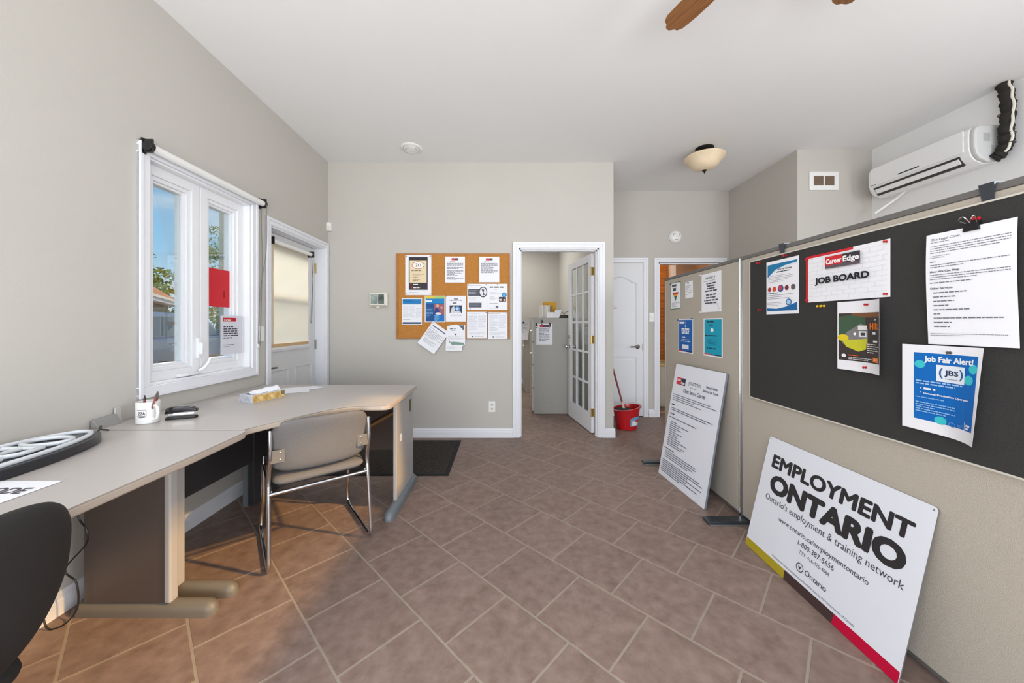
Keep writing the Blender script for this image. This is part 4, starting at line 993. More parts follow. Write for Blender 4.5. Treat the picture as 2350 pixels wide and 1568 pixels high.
pan('letter', 'long white letter under the binder clip with bulleted lines', 1.218, 1.000, 1.543, 1.170,
    [('t', 'The Legal Clinic', .06, .062, .02, (90, 92, 102), 'l', .01, .36), ('l', .06, .44, .075, .09, 1, (150, 150, 160), .5), ('l', .06, .95, .11, .19, 4, (112, 112, 122), .28), ('l', .06, .3, .20, .23, 2, (130, 130, 140), .28), ('l', .06, .16, .25, .265, 1, DK, .5), ('l', .06, .95, .28, .32, 2, (112, 112, 122), .3),
     ('t', 'How We Can Help', .06, .352, .018, (70, 70, 80), 'l', .02, .36), ('l', .06, .95, .37, .43, 3, (112, 112, 122), .28), ('l', .06, .7, .44, .455, 1, (112, 112, 122), .5), ('t', 'Other Services', .06, .502, .018, (80, 80, 90), 'l', .02, .28)]+[('l', .10, .10+q, .53+k*.038, .54+k*.038, 1, (110, 110, 122), .9) for k, q in enumerate((.46, .32, .34, .26, .66, .16, .88, .32, .30))]+[('l', .05, .92, .90, .93, 2, (112, 112, 122), .28)],
    x=NB-.012, bend=lambda x, z: -.006-.005*math.sin((z+.1)*9), cat='paper')
pan('flyer', 'blue Job Fair Alert flyer on white paper, curling at its right side', 1.290, 1.060, 1.166, .868,
    [('r', .16, .09, .95, .87, (12, 106, 190)), ('e', .24, .225, .07, .045, (62, 196, 206)), ('e', .90, .225, .055, .05, (62, 196, 206)), ('e', .85, .345, .06, .05, (62, 196, 206)), ('e', .50, .835, .075, .045, (62, 196, 206)),
     ('t', 'Job Fair Alert!', .30, .185, .065, WH, 'l', .04, .60), ('r', .45, .215, .80, .40, (228, 236, 246)), ('t', 'JBS', .55, .32, .055, (36, 52, 86), 'l', .03, .17), ('t', '(', .485, .335, .09, (46, 96, 150), 'l', .02), ('t', ')', .735, .335, .09, (46, 96, 150), 'l', .02), ('r', .56, .36, .72, .365, (90, 110, 140)),
     ('l', .20, .90, .41, .47, 2, (160, 200, 236), .5), ('e', .265, .50, .008, .007, WH), ('l', .30, .48, .49, .52, 1, WH, .8), ('e', .265, .55, .008, .007, WH), ('t', 'General Production Operator', .30, .565, .022, WH, 'l', .03, .58),
     ('l', .2, .92, .60, .625, 1, (120, 176, 226), .5), ('l', .20, .7, .66, .79, 5, (140, 190, 232), .45), ('e', .66, .85, .05, .025, (120, 170, 220)), ('e', .66, .85, .042, .02, (12, 106, 190)), ('l', .73, .82, .83, .86, 2, (120, 170, 220), .4), ('r', .845, .78, .85, .86, WH), ('l', .87, .94, .80, .86, 2, WH, .7)],
    x=NB-.012, bend=lambda x, z: -.012-.030*max(0, (x+.0)/.115)**2*(1.0-.6*z/.15), pins=((.62, .07),), pin_mat=M_nickel)
bc = thing('binder_clip', 'black binder clip with wire handles on top of the long white letter', 'clip', (NB-.018, 1.098, 1.545), -PI/2)
MB().prism([(-.020, -.016), (.020, -.016), (.016, .012), (-.016, .012)], -.009, .007, lambda x, y, z: (x, z, y)).build('clip_body', M_black, bc, bevel=.001)
MB().tube(spline([(-.012, -.008, .010), (-.018, -.022, .020), (-.004, -.026, .028), (.002, -.012, .008)], 5), .0015, 6).tube(spline([(.004, -.008, .010), (.012, -.024, .018), (.020, -.022, .026), (.016, -.010, .008)], 5), .0015, 6).build('wire_handle', M_chrome, bc, smooth=True)
def pinthing(y, z, m, label, x=NB):
    q = thing('push_pin', label, 'push pin', (x, y, z), -PI/2)
    fn = lambda a, b, c_: (a, -c_, b)
    MB().lathe([(.0055, .0), (.0055, .003), (.003, .004), (.003, .012), (.0055, .015), (.005, .018), (0, .018)], n=12, fn=fn).build('pin_head', m, q, smooth=True)
    MB().lathe([(.0007, -.006), (.0007, 0)], n=6, fn=fn).build('needle', M_chrome, q)
MR = MATS['pin_red']; MY = mat('pin_yellow', (228, 188, 40), .35)
pinthing(2.056, 1.592, MR, 'red push pin in the top left corner of the black board')
pinthing(1.860, 1.600, MR, 'red push pin just above the white and blue hiring flyer')
pinthing(2.045, 1.320, MR, 'red push pin left of the hiring flyer near its bottom')
pinthing(1.655, 1.322, MY, 'yellow push pin below the JOB BOARD poster, left one of two')
pinthing(1.636, 1.322, MY, 'yellow push pin below the JOB BOARD poster, right one of two')
pinthing(1.092, 1.566, MR, 'red push pin behind the binder clip', x=NB-.008)

# ================================================================== LEANING SIGN BOARDS
# local x along the bottom edge, z up the board; leans back on its bottom edge
def leaning(name, label, corner, direction, lean, wd, hg, thick, spec, radius=0, edge=None):
    """corner: bottom-left corner on the floor; direction: angle of local x"""
    ca, sa = math.cos(lean), math.sin(lean)
    xf = lambda x, y, z: (x, y*ca+z*sa, z*ca-y*sa)
    b = MB()
    if radius:
        pg = []
        for cx_, cz_, a0_ in ((wd-radius, radius, -90), (wd-radius, hg-radius, 0), (radius, hg-radius, 90), (radius, radius, 180)):
            for k in range(5):
                a = math.radians(a0_+k*22.5); pg.append((cx_+radius*math.cos(a), cz_+radius*math.sin(a)))
    else: pg = [(0, 0), (wd, 0), (wd, hg), (0, hg)]
    n = len(pg)
    b.use(M_board).add([xf(x, 0, z) for x, z in pg], [tuple(range(n))])
    b.use(edge or M_boarde).add([xf(x, 0, z) for x, z in pg]+[xf(x, thick, z) for x, z in pg], [(i, (i+1) % n, n+(i+1) % n, n+i) for i in range(n)]+[tuple(range(n, 2*n))])
    p = b
    for k, it in enumerate(spec):
        e = -.0004-.00008*k
        if it[0] == 'p': p.use(ink(it[2])).add([xf(x, e, z) for x, z in it[1]], [tuple(range(len(it[1])))])
        elif it[0] == 't':
            _, s_, x0, z0_, cap, width, c, bo = it[:8]
            vs, fs, a0, a1, b0, b1 = text_tris(s_, bo, 0)
            hc = text_tris('H', bo, 0); sx = width/(a1-a0); sz = cap/(hc[5]-hc[4])
            p.use(ink(c)).add([xf(x0+(vx-a0)*sx, e-vl, z0_+vy*sz) for vx, vy, vl in vs], fs)
        elif it[0] == 'l':
            _, x0, x1, z1_, z0_, n_, c, fill = it; rg = random.Random(int(x0*1e4)+int(z0_*1e4)+n_); p.use(ink(c)); pt = (z1_-z0_)/n_; ch = pt*fill
            for i in range(n_):
                zz = z1_-pt*i; xe = x1 if (rg.random() < .6 and i < n_-1) else x0+(x1-x0)*rg.uniform(.5, .95); x = x0
                while x < xe-1e-4:
                    wl = min(rg.uniform(1.4, 5)*ch, xe-x); p.add([xf(x, e, zz), xf(x+wl, e, zz), xf(x+wl, e, zz-ch), xf(x, e, zz-ch)], [(0, 1, 2, 3)]); x += wl+ch*.6
        elif it[0] == 'ring':
            _, cx_, cz_, ra, rb_, c = it; m_ = 32
            p.use(ink(c)).add([xf(cx_+q*math.cos(2*PI*i/m_), e, cz_+q*math.sin(2*PI*i/m_)) for q in (ra, rb_) for i in range(m_)], [(i, (i+1) % m_, m_+(i+1) % m_, m_+i) for i in range(m_)])
    return tag(p.build(name, loc=corner, rot=(0, 0, direction)), label, 'sign')
INK = (46, 44, 46)
leaning('employment_sign', 'white EMPLOYMENT ONTARIO sign leaning on the near partition', (1.333, 1.988, .002), math.radians(-90), math.asin(.142/.625), .78, .622, .004, [
    ('p', [(.002, 0.0), (.275, .0), (.272, .042), (.002, .042)], (168, 150, 34)), ('p', [(.275, 0), (.53, 0), (.533, .042), (.272, .042)], (66, 50, 48)), ('p', [(.53, 0), (.778, 0), (.778, .042), (.533, .042)], (186, 0, 52)),
    ('t', 'EMPLOYMENT', .055, .472, .070, .675, INK, .040), ('t', 'ONTARIO', .072, .350, .098, .655, INK, .058),
    ('t', "Ontario's employment & training network", .064, .297, .030, .673, (74, 74, 82), .002),
    ('t', 'www.ontario.ca/employmentontario', .175, .233, .022, .453, (66, 66, 74), .002), ('t', '1-800-387-5656', .308, .193, .022, .184, (66, 66, 74), .002), ('t', 'TTY: 416-325-4084', .323, .160, .016, .157, (84, 84, 92), 0),
    ('ring', .344, .104, .020, .0165, (70, 70, 78)), ('p', [(.334, .113), (.344, .090), (.354, .113), (.344, .107)], (70, 70, 78)), ('t', 'Ontario', .373, .092, .024, .108, (66, 66, 74), .005),
    ('t', 'Employment Ontario programs are funded in part by the Government of Canada', .187, .055, .010, .427, (110, 114, 124), 0),
    ('ring', .012, .610, .0035, .001, (120, 120, 126)), ('ring', .768, .610, .0035, .001, (120, 120, 126)),
    ], radius=.012, edge=M_rail)
ln = math.asin(.158/.915)
di = math.atan2(2.347-2.937, 1.301-1.247)
W2 = .592
sp2 = [('p', [(.045, .755), (.105, .755), (.105, .812), (.045, .812)], (206, 50, 58)), ('p', [(.105, .755), (.165, .755), (.165, .812), (.105, .812)], (56, 54, 66)), ('t', 'Career', .050, .785, .018, .052, (245, 235, 235), .03), ('t', 'Edge', .108, .765, .018, .050, (235, 235, 240), .03),
       ('t', 'yourtrain', .205, .775, .036, .15, (88, 90, 102), .0), ('l', .235, .335, .758, .748, 1, (150, 152, 162), .6), ('t', 'Mental Health', .415, .785, .018, .12, (80, 84, 98), .02), ('t', 'Services for Youth', .385, .755, .018, .165, (80, 84, 98), .02),
       ('t', 'Client Service Charter', .155, .705, .030, .27, (70, 74, 88), .01), ('l', .03, .56, .672, .612, 4, (96, 98, 112), .36), ('l', .03, .10, .59, .572, 1, (70, 72, 86), .6), ('l', .03, .545, .56, .53, 2, (96, 98, 112), .4), ('l', .03, .14, .515, .500, 1, (70, 72, 86), .6), ('l', .03, .48, .485, .470, 1, (96, 98, 112), .45)]
sp2 += [('l', .055, .055+q, .452-k*.0155, .437-k*.0155, 1, (100, 102, 116), .4) for k, q in enumerate((.10, .26, .24, .2, .17, .28, .22, .16, .29, .27, .19, .3, .26))]
sp2 += [('l', .03, .2, .232, .222, 1, (70, 72, 86), .7), ('l', .055, .45, .212, .150, 4, (96, 98, 112), .36), ('l', .03, .54, .135, .030, 7, (96, 98, 112), .40)]
leaning('service_charter_board', 'tall white Client Service Charter board leaning on the far partition', (1.247, 2.937, .002), di, ln, W2, .917, .014, sp2, edge=M_boarde)

# ================================================================== DESKS
# desk A: corner desk with concave front edge
dA = thing('corner_desk', 'grey topped corner desk with a curved front edge by the entry door', 'desk', (0, 0, 0))
front = spline([(-1.215, 1.612, 0), (-1.19, 1.675, 0), (-1.116, 1.811, 0), (-1.029, 1.965, 0), (-.955, 2.045, 0), (-.880, 2.083, 0)], 5)
rnd = [(-.755, 2.088), (-.728, 2.094), (-.712, 2.112), (-.706, 2.14)]
topA = [(LX(2.79)+.006, 2.79), (LX(1.61)+.006, 1.612)]+[(p.x, p.y) for p in front]+rnd+[(-.722, 2.775), (-.735, 2.79)]
ZT = .756
MB().prism(topA, ZT-.003, ZT).build('desk_top', M_lam, dA, bevel=.0015)
def inset(poly, d):
    c = Vector((sum(p[0] for p in poly)/len(poly), sum(p[1] for p in poly)/len(poly)))
    return [tuple(Vector(p)+(c-Vector(p)).normalized()*d) for p in poly]
MB().prism(topA, ZT-.032, ZT-.003).build('desk_edge', M_edge, dA, bevel=.008, seg=3)
MB().box(-.772, -.748, 2.36, 2.77, .055, ZT-.032).build('end_gable', M_gab, dA, bevel=.004)
MB().box(-.7475, -.7465, 2.43, 2.47, .425, .475).build('gable_sticker', M_paper, dA)
MB().box(-.7475, -.7465, 2.655, 2.700, .575, .665).build('cable_grommet', mat('grommet_brown', (92, 72, 44), .6, var=.05), dA)
def foot(y0, y1, x, m, parent, along='y', r=.032, name='foot'):
    # rounded top foot with ball end
    q = MB(); n = 10
    if along == 'y':
        pr = [(-r, 0), (r, 0), (r, .022)]+[(r*math.cos(a*PI/8), .022+.036*math.sin(a*PI/8)) for a in range(1, 8)]+[(-r, .022)]
        rings = []
        L_ = [(y0, .35), (y0+.012, .75), (y0+.035, 1), (y1, 1)]
        vs = []
        for yy, s in L_:
            vs += [(x+a*s, yy, b*(s if b > 0 else 1)) for a, b in pr]
        k = len(pr)
        q.add(vs, [tuple(range(k)), tuple(range(3*k, 4*k))]+[(i*k+j, i*k+(j+1) % k, (i+1)*k+(j+1) % k, (i+1)*k+j) for i in range(3) for j in range(k)])
    return q.build(name, m, parent, smooth=True)
foot(2.20, 2.785, -.755, M_footg, dA)
MB().box(-1.74, -.774, 2.715, 2.735, .27, ZT-.032).build('modesty_panel', M_brown, dA)
MB().box(-1.76, -1.74, 1.66, 2.40, .30, ZT-.032).build('modesty_panel', M_dark, dA)
MB().box(-1.79, -1.73, 2.40, 2.72, .0, ZT-.032).build('corner_leg', M_dark, dA, bevel=.004)
MB().box(-1.795, -1.77, 2.385, 2.40, .0, ZT-.05).build('corner_leg_strip', M_footg, dA)
MB().box(-1.86, -1.505, 1.588, 1.618, .055, ZT-.032).build('inner_gable', M_brown, dA, bevel=.003)
MB().box(-1.510, -1.484, 1.583, 1.622, .055, ZT-.032).build('gable_post', M_gab, dA, bevel=.008, seg=3)
def footx(x0, x1, y, m, parent):
    q = foot(0, x1-x0, 0, m, parent); q.location = (x1, y, 0); q.rotation_euler = (0, 0, PI/2); return q
footx(-1.86, -1.245, 1.622, M_foot, dA)

dB = thing('desk', 'straight grey topped desk along the left wall nearest the camera', 'desk', (0, 0, 0))
topB = [(LX(1.6)+.006, 1.600), (LX(.1)+.006, .10), (-1.150, .10), (-1.152, .9), (-1.160, 1.30), (-1.176, 1.55), (-1.182, 1.585), (-1.195, 1.600)]
MB().prism(topB, ZT-.003, ZT).build('desk_top', M_lam, dB, bevel=.0015)
MB().prism(topB, ZT-.032, ZT-.003).build('desk_edge', M_edge, dB, bevel=.008, seg=3)
MB().box(-1.80, -1.452, 1.495, 1.523, .055, ZT-.032).build('end_gable', M_brown, dB, bevel=.003)
MB().box(-1.457, -1.429, 1.490, 1.530, .055, ZT-.032).build('gable_post', M_gab, dB, bevel=.008, seg=3)
MB().box(-1.77, -1.745, 1.486, 1.495, .60, .70).build('gable_slot', M_black, dB)
footx(-1.825, -1.250, 1.517, M_foot, dB)
MB().box(-1.74, -1.72, .20, 1.49, .52, ZT-.032).build('modesty_panel', M_dark, dB)
MB().box(-1.855, -1.452, .14, .168, .055, ZT-.032).build('end_gable', M_brown, dB, bevel=.003)
footx(-1.855, -1.250, .155, M_foot, dB)
# diagonal streak of sun under the corner desk, put in as an orange rod
MB().tube([(-1.35, 2.68, .30), (-.80, 2.68, .60)], .014, 6).build('sun_streak', mat('sun_streak_orange', (150, 110, 70), .6, var=.08), dA)

# power cords below the near desk
cbn = thing('adapter_cable', 'thin black cord hanging below the near desk and looping on the floor', 'cord', (0, 0, 0))
MB().tube(spline([(-1.775, 1.475, .71), (-1.785, 1.475, .55), (-1.80, 1.475, .44), (-1.765, 1.475, .38), (-1.765, 1.475, .32), (-1.84, 1.465, .22), (-1.80, 1.47, .16), (-1.795, 1.47, .06), (-1.82, 1.45, .008), (-1.855, 1.425, .006), (-1.885, 1.43, .05), (-1.885, 1.43, .12)], 8), .0032, 6).build('cable', M_black, cbn, smooth=True)

# ================================================================== DESK ITEMS
mug = thing('mug', 'white coffee mug with a small boxed logo holding pens on the desk', 'mug', (-1.765, 1.728, ZT), 0)
MB().lathe([(0, .003), (.038, 0), (.043, .004), (.044, .102), (.0425, .105), (.040, .102), (.039, .008), (0, .006)], n=36).build('cup', M_white, mug, smooth=True)
ha = math.radians(-18)
MB().tube([( (.042+u)*math.cos(ha), (.042+u)*math.sin(ha), z) for u, z in ((-.003, .085), (.018, .088), (.030, .078), (.034, .055), (.028, .030), (.014, .020), (-.003, .024))], .007, 10, sx=.9).build('handle', M_white, mug, smooth=True)
m = MB()
vs, fs, a0, a1, b0, b1 = text_tris('ZZA', .03)
def onmug(u, z, r=.0445):   # u metres along the surface, centred on facing angle
    a = math.radians(-62)+u/r; return (r*math.cos(a), r*math.sin(a), z)
s_ = .028/(a1-a0)
m.use(ink((60, 56, 66))).add([onmug(-.024+(x-a0)*s_, .046+y*s_*1.5, .0447+vl) for x, y, vl in vs], fs)
for (u0, u1, z0, z1) in ((-.028, .008, .068, .070), (-.028, .008, .040, .042), (.006, .008, .040, .070), (-.02, .004, .034, .037)):
    m.add([onmug(u0, z0), onmug((u0+u1)/2, z0), onmug(u1, z0), onmug(u1, z1), onmug((u0+u1)/2, z1), onmug(u0, z1)], [(0, 1, 4, 5), (1, 2, 3, 4)])
m.build('logo', None, mug)
for k, (dx, dy, tx, ty, c, lb) in enumerate(((-.012, -.008, -.008, .012, (110, 44, 36), 'leftmost dark red pen standing in the white mug'), (.012, .005, .035, .0, (122, 48, 40), 'middle reddish pen leaning right in the white mug'), (.010, -.012, .062, -.012, (150, 96, 96), 'rightmost pen with a pale cap leaning out of the white mug'))):
    q = thing('pen', lb, 'pen', (-1.765+dx, 1.728+dy, ZT+.008), 0, 'pens in the mug')
    hgt = .125+.012*k
    MB().cyl((0, 0, 0), (tx*.8, ty*.8, hgt*.82), .0045, 10).build('barrel', mat('pen_%d' % k, c, .35), q, smooth=True)
    MB().tube([(tx*.8, ty*.8, hgt*.82), (tx, ty, hgt)], [.0048, .002], 10).build('cap', M_nickel if k else M_black, q, smooth=True)
st = thing('stapler', 'black desktop stapler beside the white mug', 'stapler', (-1.665, 1.80, ZT), math.radians(24))
MB().prism([(-.062, -.016), (.058, -.016), (.066, 0), (.058, .016), (-.062, .016)], 0, .014).build('base', M_black, st, bevel=.004)
MB().box(-.055, .052, -.008, .008, .019, .030).build('magazine', M_chrome, st, bevel=.002)
MB().add([(x, y*s, z) for x, z, s in ((-.066, .028, .8), (-.06, .058, .7), (-.02, .066, .9), (.03, .062, 1), (.060, .050, .9), (.066, .034, .9), (.03, .036, 1), (-.03, .034, 1)) for y in (-.017, .017)],
         [tuple(range(0, 16, 2)), tuple(range(1, 16, 2))[::-1]]+[(2*i, 2*((i+1) % 8), 2*((i+1) % 8)+1, 2*i+1) for i in range(8)]).build('top_arm', mat('gloss_black', (18, 19, 22), .12, coat=.5), st, bevel=.004, smooth=True)
tbx = thing('tissue_box', 'flat tissue box with gold diamond pattern and white tissue on the corner desk', 'tissue box', (-1.549, 2.13, ZT), math.radians(70))
# local x along long side (0.215), y to the left/back (0.115)
Lx, Ly, Hh = .215, .115, .050
MB().box(0, Lx, 0, Ly, 0, Hh).build('carton', mat('carton_grey', (206, 208, 214), .5, scale=30, rgb2=(176, 180, 190)), tbx, bevel=.002)
m = MB(); m.use(ink((214, 178, 112))).add([(.004, -.0006, .003), (Lx-.004, -.0006, .003), (Lx-.004, -.0006, Hh-.003), (.004, -.0006, Hh-.003)], [(0, 1, 2, 3)])
for k in range(6):
    x = .02+k*.035
    m.use(ink((232, 200, 136) if k % 2 else (196, 156, 90))).add([(x-.016, -.0012, .025), (x, -.0012, .004), (x+.016, -.0012, .025), (x, -.0012, .046)], [(0, 1, 2, 3)])
    m.use(ink((140, 104, 56))).add([(x-.016, -.0016, .025), (x-.0145, -.0016, .025), (x+.0008, -.0016, .005), (x-.0008, -.0016, .004)], [(0, 1, 2, 3)]).add([(x+.016, -.0016, .025), (x+.0145, -.0016, .025), (x-.0008, -.0016, .045), (x+.0008, -.0016, .046)], [(0, 1, 2, 3)])
for k in range(3):
    y = .02+k*.037
    m.use(ink((136, 142, 152))).add([(-.0006, y, .005), (-.0006, y+.002, .005), (-.0006, y+.018, .044), (-.0006, y+.016, .044)], [(0, 1, 2, 3)]).add([(-.0006, y+.034, .005), (-.0006, y+.036, .005), (-.0006, y+.018, .044), (-.0006, y+.016, .044)], [(0, 1, 2, 3)])
m.use(ink((130, 116, 84))).add([(Lx-.03, -.0018, .022), (Lx-.006, -.0018, .022), (Lx-.006, -.0018, .046), (Lx-.03, -.0018, .046)], [(0, 1, 2, 3)])
m.build('pattern', None, tbx)
q = MB(); vs = []
for i in range(9):
    for k in range(7):
        u, v = i/8, k/6
        vs.append((.01+u*.19, .02+v*.075, Hh+.001+.030*math.sin(PI*v)*(.35+.65*u)*(1 if u < .85 else .9)+.003*math.sin(i*2.1+k)))
q.add(vs, [(i*7+k, i*7+k+1, (i+1)*7+k+1, (i+1)*7+k) for i in range(8) for k in range(6)])
q.build('tissue', M_paper, tbx, smooth=True)
flat = (-PI/2, 0, 0)
def desk_paper(label, loc, rz, wd, hg, spec=(), z=ZT):
    # sheet lying face up
    o = sheet('paper', label, 'paper', (loc[0], loc[1], z+.0012), 0, wd, hg, spec, thick=.0008)
    o.rotation_mode = 'XYZ'; o.matrix_world = Matrix.Translation(o.location) @ Matrix.Rotation(rz, 4, 'Z') @ Matrix.Rotation(-PI/2, 4, 'X')
    return o
desk_paper('white sheet behind the tissue box, its left part hidden', (-1.56, 2.56, 0), .5, .20, .24)
desk_paper('small white slip lying at the far back of the corner desk', (-1.47, 2.66, 0), 1.15, .10, .13, z=ZT+.001)
desk_paper('white sheet with large dark lettering near the front of the near desk', (-1.506, .945, 0), 0, .28, .275, [('t', 'CODE', .42, .30, .14, (80, 78, 84), 'l', .04, .5), ('l', .3, .92, .36, .42, 1, (140, 140, 146), .5)])
gb = thing('ghost_wedge', 'small grey wedge standing in for a ghost shadow against the left wall', 'holder', (LX(1.67)+.02, 1.665, ZT), RZL)  # wedge stands in for a shadow-like exposure ghost at the wall
MB().add([(-.05, -.028, 0), (.05, -.028, 0), (.05, .01, 0), (-.05, .01, 0), (-.05, .0, .042), (.05, .0, .048), (.05, .01, .048), (-.05, .01, .042)], [(0, 3, 2, 1), (4, 5, 6, 7), (0, 1, 5, 4), (1, 2, 6, 5), (2, 3, 7, 6), (3, 0, 4, 7)]).build('base', mat('ghost_grey', (140, 138, 136), .5, var=.03), gb, bevel=.003)
MB().box(.045, .075, 0, .008, .0, .075).build('pale_tab', mat('ghost_pale', (186, 184, 180), .3, var=.02), gb, bevel=.002)
# neon OPEN sign lying on the near desk
ns = thing('neon_open_sign', 'oval black OPEN sign with white tube lettering lying on the near desk', 'sign', (-1.705, 1.10, ZT), -PI/2+.10)
ov = lambda a, b, n=48: [(a*math.cos(2*PI*k/n), b*math.sin(2*PI*k/n)) for k in range(n)]
MB().prism(ov(.385, .150), .0, .034).build('backing', mat('sign_black', (36, 37, 41), .3, var=.04), ns, bevel=.004, smooth=True)
MB().tube([(x, y, .040) for x, y in ov(.355, .122)], .008, 10, closed=True).build('neon_ring', mat('neon_tube', (214, 218, 222), .3), ns, smooth=True)
def nt(pts, closed=False): return MB().tube([(x, y, .042) for x, y in pts], .008, 10, closed=closed).build('neon_letter', MATS['neon_tube'], ns, smooth=True)
# letters read along local x from the far tip
nt([(-.225+.050*math.cos(2*PI*k/20), .068*math.sin(2*PI*k/20)) for k in range(20)], True)
nt([(-.15, -.062), (-.15, .062), (-.085, .062), (-.062, .045), (-.062, .018), (-.085, .0), (-.142, .0)])
nt([(.03, .062), (-.035, .062), (-.035, -.062), (.03, -.062)]); nt([(-.032, 0), (.022, 0)])
nt([(.065, -.062), (.065, .062), (.135, -.062), (.135, .062)])
pc = thing('sign_cable', 'black cable trailing from the OPEN sign to the desk seam', 'cord', (0, 0, 0))
MB().tube(spline([(-1.745, 1.46, ZT+.012), (-1.74, 1.50, ZT+.03), (-1.79, 1.55, ZT+.035), (-1.83, 1.58, ZT+.012), (-1.80, 1.590, ZT+.004)], 8), .0035, 6).build('cable', M_black, pc, smooth=True)
MB().tube([(-1.86, 1.46, ZT+.012), (-1.82, 1.50, ZT+.012), (-1.79, 1.535, ZT+.010)], [.012, .012, .006], 8).build('connector', M_black, pc, smooth=True)

# doormat
dm = thing('doormat', 'black ribbed doormat with rubber border in front of the entry door', 'doormat', (0, 0, 0))
MB().prism([(-1.72, 2.87), (-.488, 2.87), (-.500, 3.735), (-1.72, 3.735)], 0, .006).build('rubber_border', M_rub, dm, bevel=.002)
MB().prism([(-1.69, 2.90), (-.520, 2.90), (-.530, 3.705), (-1.69, 3.705)], .006, .011).build('pile', M_mat, dm)

# ================================================================== CHAIRS
# guest chair: local x across, y forward (towards the desk)
gc = thing('guest_chair', 'grey fabric guest chair with a chrome sled frame at the corner desk', 'chair', (-.985, 1.885, 0), math.atan2(.307, .384))
hw_ = .246
def up(x, y, z): return (x, y, z)
for s in (-1, 1):
    pth = fillet([(s*.238, .030, .705 if s < 0 else .700), (s*.238, .020, .56), (s*.242, .070, .46), (s*.242, .055, .37), (s*hw_, -.005, .012), (s*hw_, .50, .012), (s*(hw_-.004), .50, .10), (s*(hw_-.01), .455, .20), (s*(hw_-.012), .45, .46)], .05, 6)
    MB().tube(pth, .011, 12).build('side_frame', M_chrome, gc, smooth=True)
MB().tube([(-.240, .055, .375), (.240, .055, .375)], .010, 12).build('crossbar', M_chrome, gc, smooth=True)
MB().tube([(-.232, .44, .40), (.232, .44, .40)], .010, 12).build('crossbar', M_chrome, gc, smooth=True)
for s in (-1, 1):
    MB().tube([(s*.234, .06, .385), (s*.234, .45, .405)], .009, 10).build('seat_rail', M_chrome, gc, smooth=True)
def bk_f(x, y, z):   # backrest: curved, leaning back
    return (x, y+.030*(x/.235)**2*-1+.045-.10*(z-.0), z+.635)
MB().pad(.475, .285, .058, rnd=.42, fn=lambda x, y, z: (x, y+.060-.035*(1-(x/.235)**2)-.16*z-.02*(z/.13)**2*(1 if z > 0 else 0), z+.614), n=22).build('backrest', M_fab, gc, smooth=True, weld=True)
MB().pad(.455, .46, .062, rnd=.22, fn=lambda x, y, z: (x, z+.265, -y+.432+.010*math.sin((z+.2)*6)), n=22).build('seat', M_fab, gc, smooth=True, weld=True)
MB().box(-.20, .20, .09, .44, .392, .402).build('seat_pan', M_black, gc)
for s in (-1, 1):
    q = MB().box(min(s*.175, s*.238), max(s*.175, s*.238), .018, .022, .54, .605).build('back_bracket', mat('bracket_grey', (128, 120, 110), .4, .3, var=.03), gc, bevel=.002)
    for z in (.555, .59):
        MB().lathe([(.006, 0), (.005, .003), (0, .004)], n=10, fn=lambda a, b, c_: (s*.195+a, .018-c_, z+b)).build('bolt', M_chrome, q, smooth=True)

# office chair, bottom-left corner
oc = thing('office_chair', 'black upholstered swivel office chair at the bottom left corner', 'chair', (-1.100, .648, 0), PI/2)
# local x runs along (.6,.8): the view-facing width; local y points to the desk wall
def ocb(x, y, z):
    tp = 1-.20*max(0, -z/.18)**1.4      # narrower towards the bottom
    return (x*tp, y+.045*(x/.24)**2-.03-.02*(z/.18), z+.660)
MB().pad(.48, .365, .075, rnd=.55, fn=ocb, n=26, back=.9).build('backrest', M_blackfab, oc, smooth=True, weld=True)
MB().tube(spline([(0, -.06, .56), (0, -.085, .46), (0, -.06, .38), (0, .10, .345)]), .020, 12, sx=1.6).build('back_arm', M_black, oc, smooth=True)
MB().pad(.46, .44, .08, rnd=.35, fn=lambda x, y, z: (x, z+.27, -y+.41), n=20).build('seat', M_blackfab, oc, smooth=True, weld=True)
MB().box(-.10, .10, .12, .32, .35, .385).build('mechanism', M_black, oc, bevel=.01)
MB().lathe([(.026, .10), (.026, .22), (.018, .225), (.018, .36)], c=(0, .20, 0), n=18).build('gas_column', M_black, oc, smooth=True)
for k in range(5):
    a = k*2*PI/5+.25
    lg = MB().tube([(0, .20, .12), (.15*math.cos(a), .20+.15*math.sin(a), .11), (.27*math.cos(a), .20+.27*math.sin(a), .075)], [.028, .024, .018], 10).build('base_leg', M_black, oc, smooth=True)
    cx_, cy_ = .27*math.cos(a), .20+.27*math.sin(a)
    MB().cyl((cx_-.016, cy_, .026), (cx_+.016, cy_, .026), .026, 16).cyl((cx_, cy_, .026), (cx_, cy_, .08), .007, 8).build('caster', M_rub, lg, smooth=True)

# ================================================================== OUTSIDE
strct('ground', MB().box(-60, -2.15, -30, 60, -.5, -.30), M_asph, 'paved ground outside the window', 'ground')
# porch pilaster seen in the right sash
pc_ = thing('porch_pillar', 'grey green stucco pillar outside the casement window', 'pillar', (-2.60, 3.40, -.3))
MB().box(-.14, .06, -.06, .12, 0, 3.4).build('shaft', M_stucco, pc_, bevel=.004)
MB().box(-.17, .09, -.09, .15, 0, .25).build('plinth', M_stucco, pc_, bevel=.004)
# house
hx, hy = -14.9, 14.3
ha = math.atan2(1, -.725)
hs_ = thing('house', 'neighbouring bungalow with a tan shingle roof and white eaves', 'house', (hx, hy, -.3), ha)
